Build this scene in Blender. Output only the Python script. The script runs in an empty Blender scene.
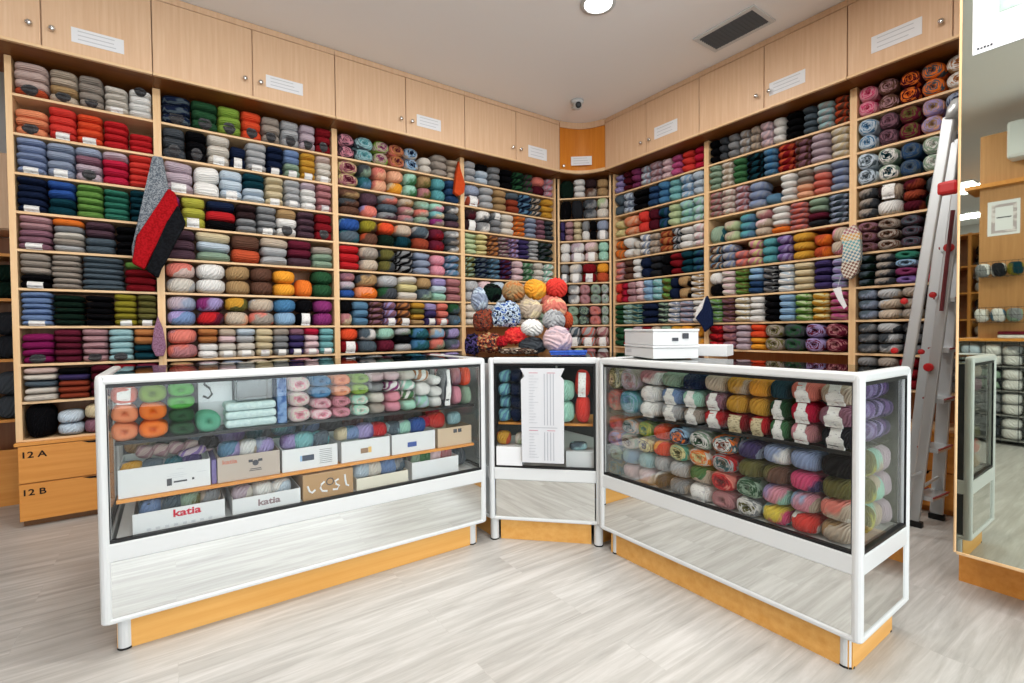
import bpy, bmesh, math, random
from mathutils import Vector, Matrix
import numpy as np
random.seed(11)
sc = bpy.context.scene
COL = sc.collection
PI = math.pi

# ------------------------------------------------------------------ camera
FPX, YAW, PITCH, ROLL, EYE = 485.33, math.radians(35.154), math.radians(1.297), math.radians(-0.492), 1.07
cy, sy, cp, sp = math.cos(YAW), math.sin(YAW), math.cos(PITCH), math.sin(PITCH)
F = Vector((sy*cp, cy*cp, -sp)); R = Vector((cy, -sy, 0)); U = R.cross(F)
c_, s_ = math.cos(ROLL), math.sin(ROLL)
R2 = R*c_ + U*s_; U2 = -R*s_ + U*c_
cd = bpy.data.cameras.new('camera'); cam = bpy.data.objects.new('camera', cd); COL.objects.link(cam)
cd.sensor_width = 36; cd.lens = FPX/1024*36; cd.clip_start = .02; cd.clip_end = 60
m = Matrix.Identity(4)
for i in range(3):
    m[i][0] = R2[i]; m[i][1] = U2[i]; m[i][2] = -F[i]
m[2][3] = EYE
cam.matrix_world = m
sc.camera = cam

# ------------------------------------------------------------------ colours
PAL = {
 'wh':('F0EFEC','white'), 'ow':('E2DBD0','off-white'), 'cr':('DDCDA8','cream'), 'lg':('B9BBBE','light grey'),
 'gy':('8E9093','grey'), 'mg':('6B6E72','mid grey'), 'dg':('474C52','dark grey'), 'ch':('2A2C31','charcoal'),
 'bk':('0E0E11','black'), 'br':('66473A','brown'), 'db':('38282A','dark brown'), 'tn':('B29166','tan'),
 'bg':('C6B5A2','beige'), 'tp':('A59A90','taupe'), 'co':('BC7A46','copper'), 'ru':('96402A','rust'),
 'rd':('C81C24','red'), 'dr':('84141F','dark red'), 'sc':('DE3A30','scarlet'), 'bu':('521624','burgundy'),
 'or':('F27A22','orange'), 'oo':('EC4E24','vivid orange'), 'bo':('C2502E','burnt orange'), 'pe':('F2B490','peach'),
 'so':('F29468','apricot'), 'sa':('E27E70','salmon'), 'pk':('E396A8','pink'), 'lp':('EBCDD2','pale pink'),
 'dp':('B88E94','dusty pink'), 'hp':('DA4878','hot pink'), 'ma':('8C3474','magenta'), 'mw':('861A58','deep magenta'),
 'pl':('8A3C68','plum'), 'pu':('453A6A','dark purple'), 'vi':('7E62A0','violet'), 'lv':('A698CC','lavender'),
 'li':('C4B2BE','lilac'), 'cm':('C2183E','crimson'), 'wn':('682034','wine'), 'nv':('1A2540','navy'),
 'nb':('2E4C74','marine blue'), 'rb':('2C549E','royal blue'), 'bl':('4A80AC','blue'), 'cb':('7690BC','cornflower blue'),
 'lb':('94BADC','light blue'), 'pb':('C6D6E4','pale blue'), 'du':('5E87A6','dusty blue'), 'gb':('98A4BC','grey blue'),
 'sl':('56646F','slate'), 'tl':('2E6470','teal'), 'dt':('143E4A','dark teal'), 'aq':('7EBCC0','aqua'),
 'pa':('A6CED4','pale aqua'), 'tq':('5AA0A8','turquoise'), 'mi':('A6DAC6','mint'), 'gr':('467A50','green'),
 'bg2':('5AB84E','bright green'), 'fg':('2C5638','forest green'), 'dk':('14261E','blackish green'), 'lm':('86A842','lime'),
 'gg':('6E9C4C','grass green'), 'em':('347A66','emerald'), 'ol':('6A6636','olive'), 'ov':('948A2A','olive yellow'),
 'sg':('93AC96','sage'), 'pg':('BCCEA0','pale green'), 'ye':('E8CE48','yellow'), 'yg':('BDBB48','chartreuse'),
 'mu':('D09A34','mustard'), 'yo':('F4A42C','amber'), 'py':('E2D698','pale yellow'), 'mv':('8E6474','mauve'),
 'dm':('563F4A','dark mauve'), 'ro':('B87C80','rose'), 'rs':('C4588C','raspberry'), 'bp':('D6BCB4','beige pink'),
 'pw':('8A9ABE','periwinkle'), 'mt':('66B496','sea green'),
}
def lin(h):
    v = [int(h[i:i+2], 16)/255 for i in (0, 2, 4)]
    return tuple(c/12.92 if c <= .04045 else ((c+.055)/1.055)**2.4 for c in v) + (1,)
def colour_words(spec):
    ws = []
    for k in spec.split('+'):
        w = PAL[k][1]
        if w not in ws: ws.append(w)
    return ' and '.join(ws[:2])

# ------------------------------------------------------------------ materials
def new_mat(name):
    mt = bpy.data.materials.new(name); mt.use_nodes = True
    nt = mt.node_tree; b = nt.nodes['Principled BSDF']
    return mt, nt, b
def sock(b, name, v):
    if name in b.inputs: b.inputs[name].default_value = v
_plain = {}
def plain(hexc, rough=.5, metal=0, spec=.5, name=None):
    k = (hexc, rough, metal, spec)
    if k not in _plain:
        mt, nt, b = new_mat(name or 'paint_'+hexc)
        sock(b, 'Base Color', lin(hexc)); sock(b, 'Roughness', rough); sock(b, 'Metallic', metal); sock(b, 'Specular IOR Level', spec)
        # faint wear so that no surface is perfectly uniform
        n = nt.nodes.new('ShaderNodeTexNoise'); n.inputs['Scale'].default_value = 9
        bp = nt.nodes.new('ShaderNodeBump'); bp.inputs['Strength'].default_value = .03; bp.inputs['Distance'].default_value = .01
        nt.links.new(n.outputs['Fac'], bp.inputs['Height']); nt.links.new(bp.outputs[0], b.inputs['Normal'])
        _plain[k] = mt
    return _plain[k]
def wood(name, a, b_, axis='Z', scale=1.0, rough=.42):
    mt, nt, b = new_mat(name); N = nt.nodes; L = nt.links
    tc = N.new('ShaderNodeTexCoord'); mp = N.new('ShaderNodeMapping'); L.new(tc.outputs['Object'], mp.inputs[0])
    s = {'Z': (26, 26, 1.2), 'X': (1.2, 26, 26), 'Y': (26, 1.2, 26)}[axis]
    mp.inputs['Scale'].default_value = [q*scale for q in s]
    n = N.new('ShaderNodeTexNoise'); n.inputs['Scale'].default_value = 2.2; n.inputs['Detail'].default_value = 6; n.inputs['Roughness'].default_value = .6
    L.new(mp.outputs[0], n.inputs['Vector'])
    r = N.new('ShaderNodeValToRGB'); r.color_ramp.elements[0].color = lin(a); r.color_ramp.elements[1].color = lin(b_)
    r.color_ramp.elements[0].position = .3; r.color_ramp.elements[1].position = .72
    L.new(n.outputs['Fac'], r.inputs[0]); L.new(r.outputs[0], b.inputs['Base Color'])
    sock(b, 'Roughness', rough); sock(b, 'Specular IOR Level', .35)
    return mt
W_DOOR = wood('beech_door_laminate', 'D4AE8B', 'E0BF9E', 'Z')
W_SHELF = wood('beech_shelf_edge', 'D9B183', 'E6C69B', 'X', .6)
W_UP = wood('beech_upright', 'DDB381', 'E9C89C', 'Z', .6)
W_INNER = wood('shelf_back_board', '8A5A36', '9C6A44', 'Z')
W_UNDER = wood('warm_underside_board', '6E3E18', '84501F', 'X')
W_OR = wood('orange_beech', 'CB8336', 'DA9748', 'X', .7)
W_ORZ = wood('orange_beech_upright', 'C98238', 'D9964A', 'Z', .7)
W_DEEP = wood('deep_orange_veneer', 'C8741C', 'D88A2E', 'Z', .6)
W_PLINTH = wood('plinth_beech', 'D09648', 'E0AC62', 'X', .5)
WHITE = plain('CCCFD0', .28, 0, .5, 'white_lacquered_metal')
BLACK = plain('0B0C0E', .45, 0, .4, 'black_rubber')
PAPER = plain('E2E4E8', .7, 0, .2, 'white_paper')
INK = plain('4A4C52', .8, 0, .1, 'grey_ink')
INKF = plain('C2C5CA', .8, 0, .1, 'faint_ink')
DARKINK = plain('1A1512', .7, 0, .2, 'dark_ink')
REDINK = plain('C0203A', .7, 0, .2, 'red_ink')
ALU = plain('C2C7CA', .38, .6, .5, 'brushed_aluminium')
CHROME = plain('D8D8D8', .18, 1, .5, 'chrome')
REDP = plain('B3161A', .4, 0, .5, 'red_plastic')
CARD = plain('B08E68', .8, 0, .2, 'brown_cardboard')
GREYCARD = plain('B6AAA0', .75, 0, .2, 'greyish_cardboard')
CEIL = plain('F2F0EF', .9, 0, .1, 'painted_ceiling')
WALLM = plain('DAD9D6', .85, 0, .1, 'painted_wall')

def glass_mat(name, tint, refl=.9, rough=0.0):
    mt = bpy.data.materials.new(name); mt.use_nodes = True; nt = mt.node_tree; N = nt.nodes; L = nt.links
    for n in list(N): N.remove(n)
    out = N.new('ShaderNodeOutputMaterial'); mix = N.new('ShaderNodeMixShader'); tr = N.new('ShaderNodeBsdfTransparent'); gl = N.new('ShaderNodeBsdfGlossy')
    fr = N.new('ShaderNodeFresnel'); fr.inputs['IOR'].default_value = 1.5
    mu = N.new('ShaderNodeMath'); mu.operation = 'MULTIPLY'; mu.inputs[1].default_value = refl
    tr.inputs['Color'].default_value = tint; gl.inputs['Roughness'].default_value = rough
    L.new(fr.outputs[0], mu.inputs[0]); L.new(mu.outputs[0], mix.inputs[0]); L.new(tr.outputs[0], mix.inputs[1]); L.new(gl.outputs[0], mix.inputs[2]); L.new(mix.outputs[0], out.inputs[0])
    return mt
GLASS = glass_mat('clear_glass', (.97, .98, .975, 1), .42)
TOPGLASS = glass_mat('tinted_top_glass', (.62, .68, .66, 1), 1.0)
SHELFGLASS = glass_mat('shelf_glass', (.8, .88, .85, 1))
def mirror_mat(name, col, rough=.015):
    mt, nt, b = new_mat(name)
    sock(b, 'Base Color', col); sock(b, 'Metallic', 1.0); sock(b, 'Roughness', rough)
    return mt
MIRROR = mirror_mat('silvered_mirror', (.74, .76, .75, 1))
MIRROR_BIG = mirror_mat('aged_green_mirror', (.56, .60, .52, 1))

def floor_mat():
    mt, nt, b = new_mat('whitewashed_wood_floor'); N = nt.nodes; L = nt.links
    tc = N.new('ShaderNodeTexCoord'); br = N.new('ShaderNodeTexBrick')
    br.inputs['Scale'].default_value = 1; br.inputs['Brick Width'].default_value = 1.25; br.inputs['Row Height'].default_value = .19
    br.inputs['Mortar Size'].default_value = .0012; br.inputs['Mortar Smooth'].default_value = .3; br.offset = .37
    br.inputs['Color1'].default_value = (.2, .2, .2, 1); br.inputs['Color2'].default_value = (.8, .8, .8, 1); br.inputs['Mortar'].default_value = (.1, .1, .1, 1)
    L.new(tc.outputs['Object'], br.inputs['Vector'])
    mp = N.new('ShaderNodeMapping'); mp.inputs['Scale'].default_value = (1.6, 22, 1); L.new(tc.outputs['Object'], mp.inputs[0])
    off = N.new('ShaderNodeVectorMath'); off.operation = 'ADD'
    sc_ = N.new('ShaderNodeVectorMath'); sc_.operation = 'SCALE'; sc_.inputs['Scale'].default_value = 7
    L.new(br.outputs['Color'], sc_.inputs[0]); L.new(mp.outputs[0], off.inputs[0]); L.new(sc_.outputs[0], off.inputs[1])
    n1 = N.new('ShaderNodeTexNoise'); n1.inputs['Scale'].default_value = 1.3; n1.inputs['Detail'].default_value = 8; n1.inputs['Roughness'].default_value = .65; n1.inputs['Distortion'].default_value = .6
    L.new(off.outputs[0], n1.inputs['Vector'])
    n2 = N.new('ShaderNodeTexNoise'); n2.inputs['Scale'].default_value = 1.4; n2.inputs['Detail'].default_value = 3; L.new(tc.outputs['Object'], n2.inputs['Vector'])
    r = N.new('ShaderNodeValToRGB'); e = r.color_ramp.elements
    e[0].position = .28; e[0].color = lin('9C9995'); e[1].position = .68; e[1].color = lin('C6C4C1')
    k = r.color_ramp.elements.new(.5); k.color = lin('B3B1AD')
    L.new(n1.outputs['Fac'], r.inputs[0])
    mx = N.new('ShaderNodeMix'); mx.data_type = 'RGBA'; mx.blend_type = 'MULTIPLY'; mx.inputs[0].default_value = .35
    r2 = N.new('ShaderNodeValToRGB'); r2.color_ramp.elements[0].color = lin('C4BDB4'); r2.color_ramp.elements[1].color = lin('FFFFFF')
    mixn = N.new('ShaderNodeMath'); mixn.operation = 'MULTIPLY_ADD'; mixn.inputs[1].default_value = .5; 
    L.new(br.outputs['Fac'], mixn.inputs[0]); 
    sep = N.new('ShaderNodeSeparateColor'); L.new(br.outputs['Color'], sep.inputs[0])
    ad = N.new('ShaderNodeMath'); ad.operation = 'MULTIPLY_ADD'; ad.inputs[1].default_value = .6; L.new(sep.outputs[0], ad.inputs[0]); L.new(n2.outputs['Fac'], ad.inputs[2])
    L.new(ad.outputs[0], r2.inputs[0])
    L.new(r.outputs[0], mx.inputs[6]); L.new(r2.outputs[0], mx.inputs[7]); L.new(mx.outputs[2], b.inputs['Base Color'])
    sock(b, 'Roughness', .38); sock(b, 'Specular IOR Level', .45)
    bp = N.new('ShaderNodeBump'); bp.inputs['Strength'].default_value = .12; bp.inputs['Distance'].default_value = .004
    L.new(n1.outputs['Fac'], bp.inputs['Height']); L.new(bp.outputs[0], b.inputs['Normal'])
    return mt
FLOORM = floor_mat()

_ym = {}
def yarn_mat(style, spec):
    k = (style, spec)
    if k in _ym: return _ym[k]
    mt, nt, b = new_mat('yarn_'+style+'_'+spec.replace('+', '_')); N = nt.nodes; L = nt.links
    uv = N.new('ShaderNodeUVMap'); sp_ = N.new('ShaderNodeSeparateXYZ'); L.new(uv.outputs[0], sp_.inputs[0])
    oi = N.new('ShaderNodeObjectInfo')
    u, v = sp_.outputs[0], sp_.outputs[1]
    def mth(op, a, b2, c3=None):
        q = N.new('ShaderNodeMath'); q.operation = op
        for i, w in enumerate((a, b2, c3)):
            if w is None: continue
            if isinstance(w, (int, float)): q.inputs[i].default_value = w
            else: L.new(w, q.inputs[i])
        return q.outputs[0]
    no = N.new('ShaderNodeTexNoise'); no.inputs['Scale'].default_value = 5; no.inputs['Detail'].default_value = 3
    no2 = N.new('ShaderNodeTexNoise'); no2.noise_dimensions = '4D'; no2.inputs['Scale'].default_value = 3.2 if style == 'c' else 4.5; no2.inputs['Detail'].default_value = 2
    L.new(uv.outputs[0], no2.inputs['Vector']); L.new(oi.outputs['Random'], no2.inputs['W']); L.new(uv.outputs[0], no.inputs['Vector'])
    cu, cv = {'s': (20, 1.5), 'b': (9, 15), 'h': (16, 26), 'k': (16, 20), 'c': (4, 11), 'g': (50, 40), 'f': (30, 30)}[style]
    strand = mth('ADD', mth('MULTIPLY', u, cu), mth('MULTIPLY', v, cv))
    strand = mth('ADD', strand, mth('MULTIPLY', no2.outputs['Fac'], .8 if style == 'c' else 2.2))
    wave = mth('SINE', mth('MULTIPLY', strand, 2*PI), 0)
    cols = [lin(PAL[c][0]) for c in spec.split('+')]
    if len(cols) > 1:
        if style in 'gf':
            n3 = N.new('ShaderNodeTexNoise'); n3.inputs['Scale'].default_value = 9 if style == 'f' else 3; n3.inputs['Detail'].default_value = 2
            tc = N.new('ShaderNodeTexCoord'); L.new(tc.outputs['Generated'], n3.inputs['Vector'])
            t = mth('MULTIPLY', mth('SUBTRACT', n3.outputs['Fac'], .3), 2.5)
        elif style == 'c':
            cb2 = N.new('ShaderNodeCombineXYZ'); ang = mth('MULTIPLY', u, 2*PI)
            L.new(mth('MULTIPLY', mth('COSINE', ang, 0), .8), cb2.inputs[0]); L.new(mth('MULTIPLY', mth('SINE', ang, 0), .8), cb2.inputs[1])
            L.new(mth('ADD', mth('MULTIPLY', v, 8.5), mth('MULTIPLY', oi.outputs['Random'], 40)), cb2.inputs[2])
            n4 = N.new('ShaderNodeTexNoise'); n4.inputs['Scale'].default_value = 1.25; n4.inputs['Detail'].default_value = 1.5; L.new(cb2.outputs[0], n4.inputs['Vector'])
            wv = .95 if len(cols) > 2 else .5
            t = mth('ADD', mth('MULTIPLY', v, wv), mth('MULTIPLY', mth('SUBTRACT', n4.outputs['Fac'], .5 if len(cols) > 2 else .38), 1.9 if len(cols) > 2 else 2.6))
        elif style == 'b': t = mth('FRACT', mth('ADD', mth('ADD', mth('MULTIPLY', v, .9), mth('MULTIPLY', oi.outputs['Random'], 3)), mth('ADD', mth('MULTIPLY', u, 1.0), mth('MULTIPLY', no2.outputs['Fac'], .7))), 0)
        elif style == 'h' or style == 'k': t = mth('FRACT', mth('ADD', mth('MULTIPLY', u, 3), mth('ADD', mth('MULTIPLY', v, 4), no2.outputs['Fac'])), 0)
        else: t = mth('FRACT', mth('ADD', mth('MULTIPLY', u, 5), mth('MULTIPLY', no2.outputs['Fac'], 2)), 0)
        rp = N.new('ShaderNodeValToRGB'); L.new(t, rp.inputs[0]); el = rp.color_ramp.elements
        order = cols[::-1] if style == 'c' else cols
        n = len(order)
        el[0].position = 0; el[0].color = order[0]; el[1].position = 1; el[1].color = order[-1]
        for i in range(n):
            a0, a1 = i/n + .06, (i+1)/n - .06
            if i > 0: q = el.new(a0); q.color = order[i]
            if i < n-1: q = el.new(a1); q.color = order[i]
        base = rp.outputs[0]
    else:
        rgb = N.new('ShaderNodeRGB'); rgb.outputs[0].default_value = cols[0]; base = rgb.outputs[0]
    # individual dye variation, plus groove shade painted along the strands
    hs = N.new('ShaderNodeHueSaturation'); hs.inputs['Saturation'].default_value = .98; L.new(base, hs.inputs['Color'])
    val = mth('ADD', mth('MULTIPLY', no.outputs['Fac'], .3), mth('ADD', mth('MULTIPLY_ADD', oi.outputs['Random'], .14, .66), mth('MULTIPLY', wave, .06)))
    L.new(val, hs.inputs['Value']); L.new(hs.outputs[0], b.inputs['Base Color'])
    sock(b, 'Roughness', .95); sock(b, 'Specular IOR Level', .04)
    bp = N.new('ShaderNodeBump'); bp.inputs['Strength'].default_value = .5; bp.inputs['Distance'].default_value = .005
    L.new(wave, bp.inputs['Height']); L.new(bp.outputs[0], b.inputs['Normal'])
    _ym[k] = mt
    return mt
def knit_mat(name, a, b_=None, scale=160):
    mt, nt, b = new_mat(name); N = nt.nodes; L = nt.links
    tc = N.new('ShaderNodeTexCoord'); n = N.new('ShaderNodeTexNoise'); n.inputs['Scale'].default_value = scale; n.inputs['Detail'].default_value = 2
    L.new(tc.outputs['Object'], n.inputs['Vector'])
    r = N.new('ShaderNodeValToRGB'); r.color_ramp.elements[0].position = .42; r.color_ramp.elements[1].position = .58
    r.color_ramp.elements[0].color = lin(a); r.color_ramp.elements[1].color = lin(b_ or a)
    L.new(n.outputs['Fac'], r.inputs[0]); L.new(r.outputs[0], b.inputs['Base Color'])
    bp = N.new('ShaderNodeBump'); bp.inputs['Strength'].default_value = .5; bp.inputs['Distance'].default_value = .003
    L.new(n.outputs['Fac'], bp.inputs['Height']); L.new(bp.outputs[0], b.inputs['Normal'])
    sock(b, 'Roughness', .95); sock(b, 'Specular IOR Level', .1)
    return mt
def check_mat():
    mt, nt, b = new_mat('patchwork_check'); N = nt.nodes; L = nt.links
    tc = N.new('ShaderNodeTexCoord'); mp = N.new('ShaderNodeMapping'); mp.inputs['Rotation'].default_value = (.3, 0, 0); L.new(tc.outputs['Object'], mp.inputs[0])
    c = N.new('ShaderNodeTexChecker'); c.inputs['Scale'].default_value = 75; c.inputs['Color1'].default_value = lin('CFCBBE'); L.new(mp.outputs[0], c.inputs['Vector'])
    se = N.new('ShaderNodeSeparateXYZ'); L.new(tc.outputs['Object'], se.inputs[0])
    r = N.new('ShaderNodeValToRGB'); r.color_ramp.interpolation = 'CONSTANT'; e = r.color_ramp.elements
    mr = N.new('ShaderNodeMapRange'); mr.inputs['From Min'].default_value = 1.40; mr.inputs['From Max'].default_value = 1.70; L.new(se.outputs[2], mr.inputs[0]); L.new(mr.outputs[0], r.inputs[0])
    e[0].color = lin('7E5A50'); e[1].position = .28; e[1].color = lin('5F8296')
    for p, h in ((.5, '67A0A8'), (.72, 'C99A56'), (.86, 'A0626E')):
        q = e.new(p); q.color = lin(h)
    L.new(r.outputs[0], c.inputs['Color2']); L.new(c.outputs[0], b.inputs['Base Color']); sock(b, 'Roughness', .95)
    return mt
def emit_mat(name, col, s):
    mt = bpy.data.materials.new(name); mt.use_nodes = True; nt = mt.node_tree; nt.nodes.remove(nt.nodes['Principled BSDF'])
    e = nt.nodes.new('ShaderNodeEmission'); e.inputs[0].default_value = col; e.inputs[1].default_value = s
    nt.links.new(e.outputs[0], nt.nodes['Material Output'].inputs[0]); return mt

# ------------------------------------------------------------------ mesh helpers
class MB:
    def __init__(s): s.bm = bmesh.new()
    def box(s, lo, hi, bev=0, mtx=None):
        x0, y0, z0 = lo; x1, y1, z1 = hi
        v = [s.bm.verts.new(p) for p in ((x0,y0,z0),(x1,y0,z0),(x1,y1,z0),(x0,y1,z0),(x0,y0,z1),(x1,y0,z1),(x1,y1,z1),(x0,y1,z1))]
        f = [s.bm.faces.new([v[i] for i in q]) for q in ((3,2,1,0),(4,5,6,7),(0,1,5,4),(1,2,6,5),(2,3,7,6),(3,0,4,7))]
        if bev:
            es = list({e for g in f for e in g.edges})
            r = bmesh.ops.bevel(s.bm, geom=es, offset=bev, segments=2, profile=.5, affect='EDGES')
            v = list({w for g in r['faces'] for w in g.verts} | {w for w in v if w.is_valid})
        if mtx is not None: bmesh.ops.transform(s.bm, matrix=mtx, verts=[w for w in v if w.is_valid])
        return s
    def obox(s, p0, p1, w, d, up=(0,0,1), bev=0):
        """bar from p0 to p1, w across, d deep"""
        p0, p1 = Vector(p0), Vector(p1); z = p1-p0; L = z.length; z.normalize()
        x = Vector(up).cross(z)
        if x.length < 1e-4: x = Vector((1,0,0)).cross(z)
        x.normalize(); y = z.cross(x)
        M = Matrix((( x.x,y.x,z.x,p0.x),(x.y,y.y,z.y,p0.y),(x.z,y.z,z.z,p0.z),(0,0,0,1)))
        return s.box((-w/2,-d/2,0),(w/2,d/2,L), bev, M)
    def prism(s, pts, z0, z1):
        a = [s.bm.verts.new((x,y,z0)) for x,y in pts]; b = [s.bm.verts.new((x,y,z1)) for x,y in pts]
        n = len(pts)
        s.bm.faces.new(a[::-1]); s.bm.faces.new(b)
        for i in range(n): s.bm.faces.new((a[i], a[(i+1)%n], b[(i+1)%n], b[i]))
        return s
    def poly(s, pts3, off):
        off = Vector(off); a = [s.bm.verts.new(p) for p in pts3]; b = [s.bm.verts.new(Vector(p)+off) for p in pts3]; n = len(a)
        s.bm.faces.new(a); s.bm.faces.new(b[::-1])
        for i in range(n): s.bm.faces.new((a[(i+1)%n], a[i], b[i], b[(i+1)%n]))
        return s
    def lathe(s, prof, c=(0,0,0), axis=(0,0,1), n=20):
        q = Vector((0,0,1)).rotation_difference(Vector(axis)); c = Vector(c); rings = []
        for r, h in prof:
            if r < 1e-6: rings.append([s.bm.verts.new(c + q @ Vector((0,0,h)))])
            else: rings.append([s.bm.verts.new(c + q @ Vector((r*math.cos(2*PI*i/n), r*math.sin(2*PI*i/n), h))) for i in range(n)])
        for A, B in zip(rings, rings[1:]):
            for i in range(n):
                j = (i+1) % n
                if len(A) == 1 and len(B) == 1: continue
                if len(A) == 1: s.bm.faces.new((A[0], B[j], B[i]))
                elif len(B) == 1: s.bm.faces.new((A[i], A[j], B[0]))
                else: s.bm.faces.new((A[i], A[j], B[j], B[i]))
        return s
    def tube(s, pts, r, n=8):
        pts = [Vector(p) for p in pts]; rings = []
        for i, p in enumerate(pts):
            d = (pts[min(i+1, len(pts)-1)] - pts[max(i-1, 0)]).normalized()
            x = d.cross(Vector((0,0,1)));
            if x.length < .01: x = d.cross(Vector((1,0,0)))
            x.normalize(); y = d.cross(x)
            rings.append([s.bm.verts.new(p + (x*math.cos(2*PI*k/n) + y*math.sin(2*PI*k/n))*r) for k in range(n)])
        for A, B in zip(rings, rings[1:]):
            for k in range(n): s.bm.faces.new((A[k], A[(k+1)%n], B[(k+1)%n], B[k]))
        s.bm.faces.new(rings[0][::-1]); s.bm.faces.new(rings[-1])
        return s
    def build(s, name, mat, parent=None, smooth=False, loc=None):
        bmesh.ops.recalc_face_normals(s.bm, faces=s.bm.faces)
        me = bpy.data.meshes.new(name); s.bm.to_mesh(me); s.bm.free()
        me.materials.append(mat)
        if smooth:
            me.polygons.foreach_set('use_smooth', [True]*len(me.polygons))
        o = bpy.data.objects.new(name, me); COL.objects.link(o)
        if loc is not None:
            me.transform(Matrix.Translation(-Vector(loc))); o.location = loc
        if parent is not None:
            o.parent = parent; o.matrix_parent_inverse = parent.matrix_basis.inverted()
        return o
def tag(o, label, cat, group=None, kind=None):
    o['label'] = label; o['category'] = cat
    if group: o['group'] = group
    if kind: o['kind'] = kind
    return o
def thing(name, loc, label, cat, group=None, rz=0):
    o = bpy.data.objects.new(name, None); o.empty_display_size = .05; COL.objects.link(o)
    o.location = loc; o.rotation_euler = (0, 0, rz)
    o.matrix_basis = Matrix.Translation(Vector(loc)) @ Matrix.Rotation(rz, 4, 'Z')
    return tag(o, label, cat, group)
def struct(o): o['kind'] = 'structure'; return o

# ------------------------------------------------------------------ room
ZC = 3.085
struct(MB().box((-8, -3.1, -.05), (4.0, 5.0, 0)).build('floor', FLOORM))
struct(MB().box((-8.1, -3.2, ZC), (4.1, 5.1, ZC+.1)).build('ceiling', CEIL))
struct(MB().box((-8.1, 4.9, 0), (4.1, 5.0, ZC)).build('wall_back', WALLM))
struct(MB().box((3.95, -3.1, 0), (4.05, 4.9, ZC)).build('wall_right', WALLM))
struct(MB().box((-8.1, -3.1, 0), (-8.0, 4.9, ZC)).build('wall_left', WALLM))
wf = MB()
for a in (((-8.0,-3.2,0),(-1.6,-3.1,ZC)), ((2.55,-3.2,0),(4.0,-3.1,ZC)), ((-1.6,-3.2,2.55),(2.55,-3.1,ZC)), ((-1.6,-3.2,0),(2.55,-3.1,.12))): wf.box(*a)
struct(wf.build('wall_front', WALLM))
wn = MB()
for x in (-1.6, -.22, 1.16, 2.5): wn.box((x, -3.19, .12), (x+.05, -3.11, 2.55))
wn.box((-1.6, -3.19, .12), (2.55, -3.11, .17)); wn.box((-1.6, -3.19, 2.5), (2.55, -3.11, 2.55))
w1 = struct(wn.build('window_1', plain('DADADA', .4, 0, .5, 'window_frame_paint')))
MB().box((-1.6, -3.155, .12), (2.55, -3.149, 2.55)).build('pane', GLASS, w1)
# partition behind the big mirror
struct(MB().box((2.76, -3.1, 0.0), (3.95, .50, ZC)).build('wall_partition', WALLM))

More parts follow.
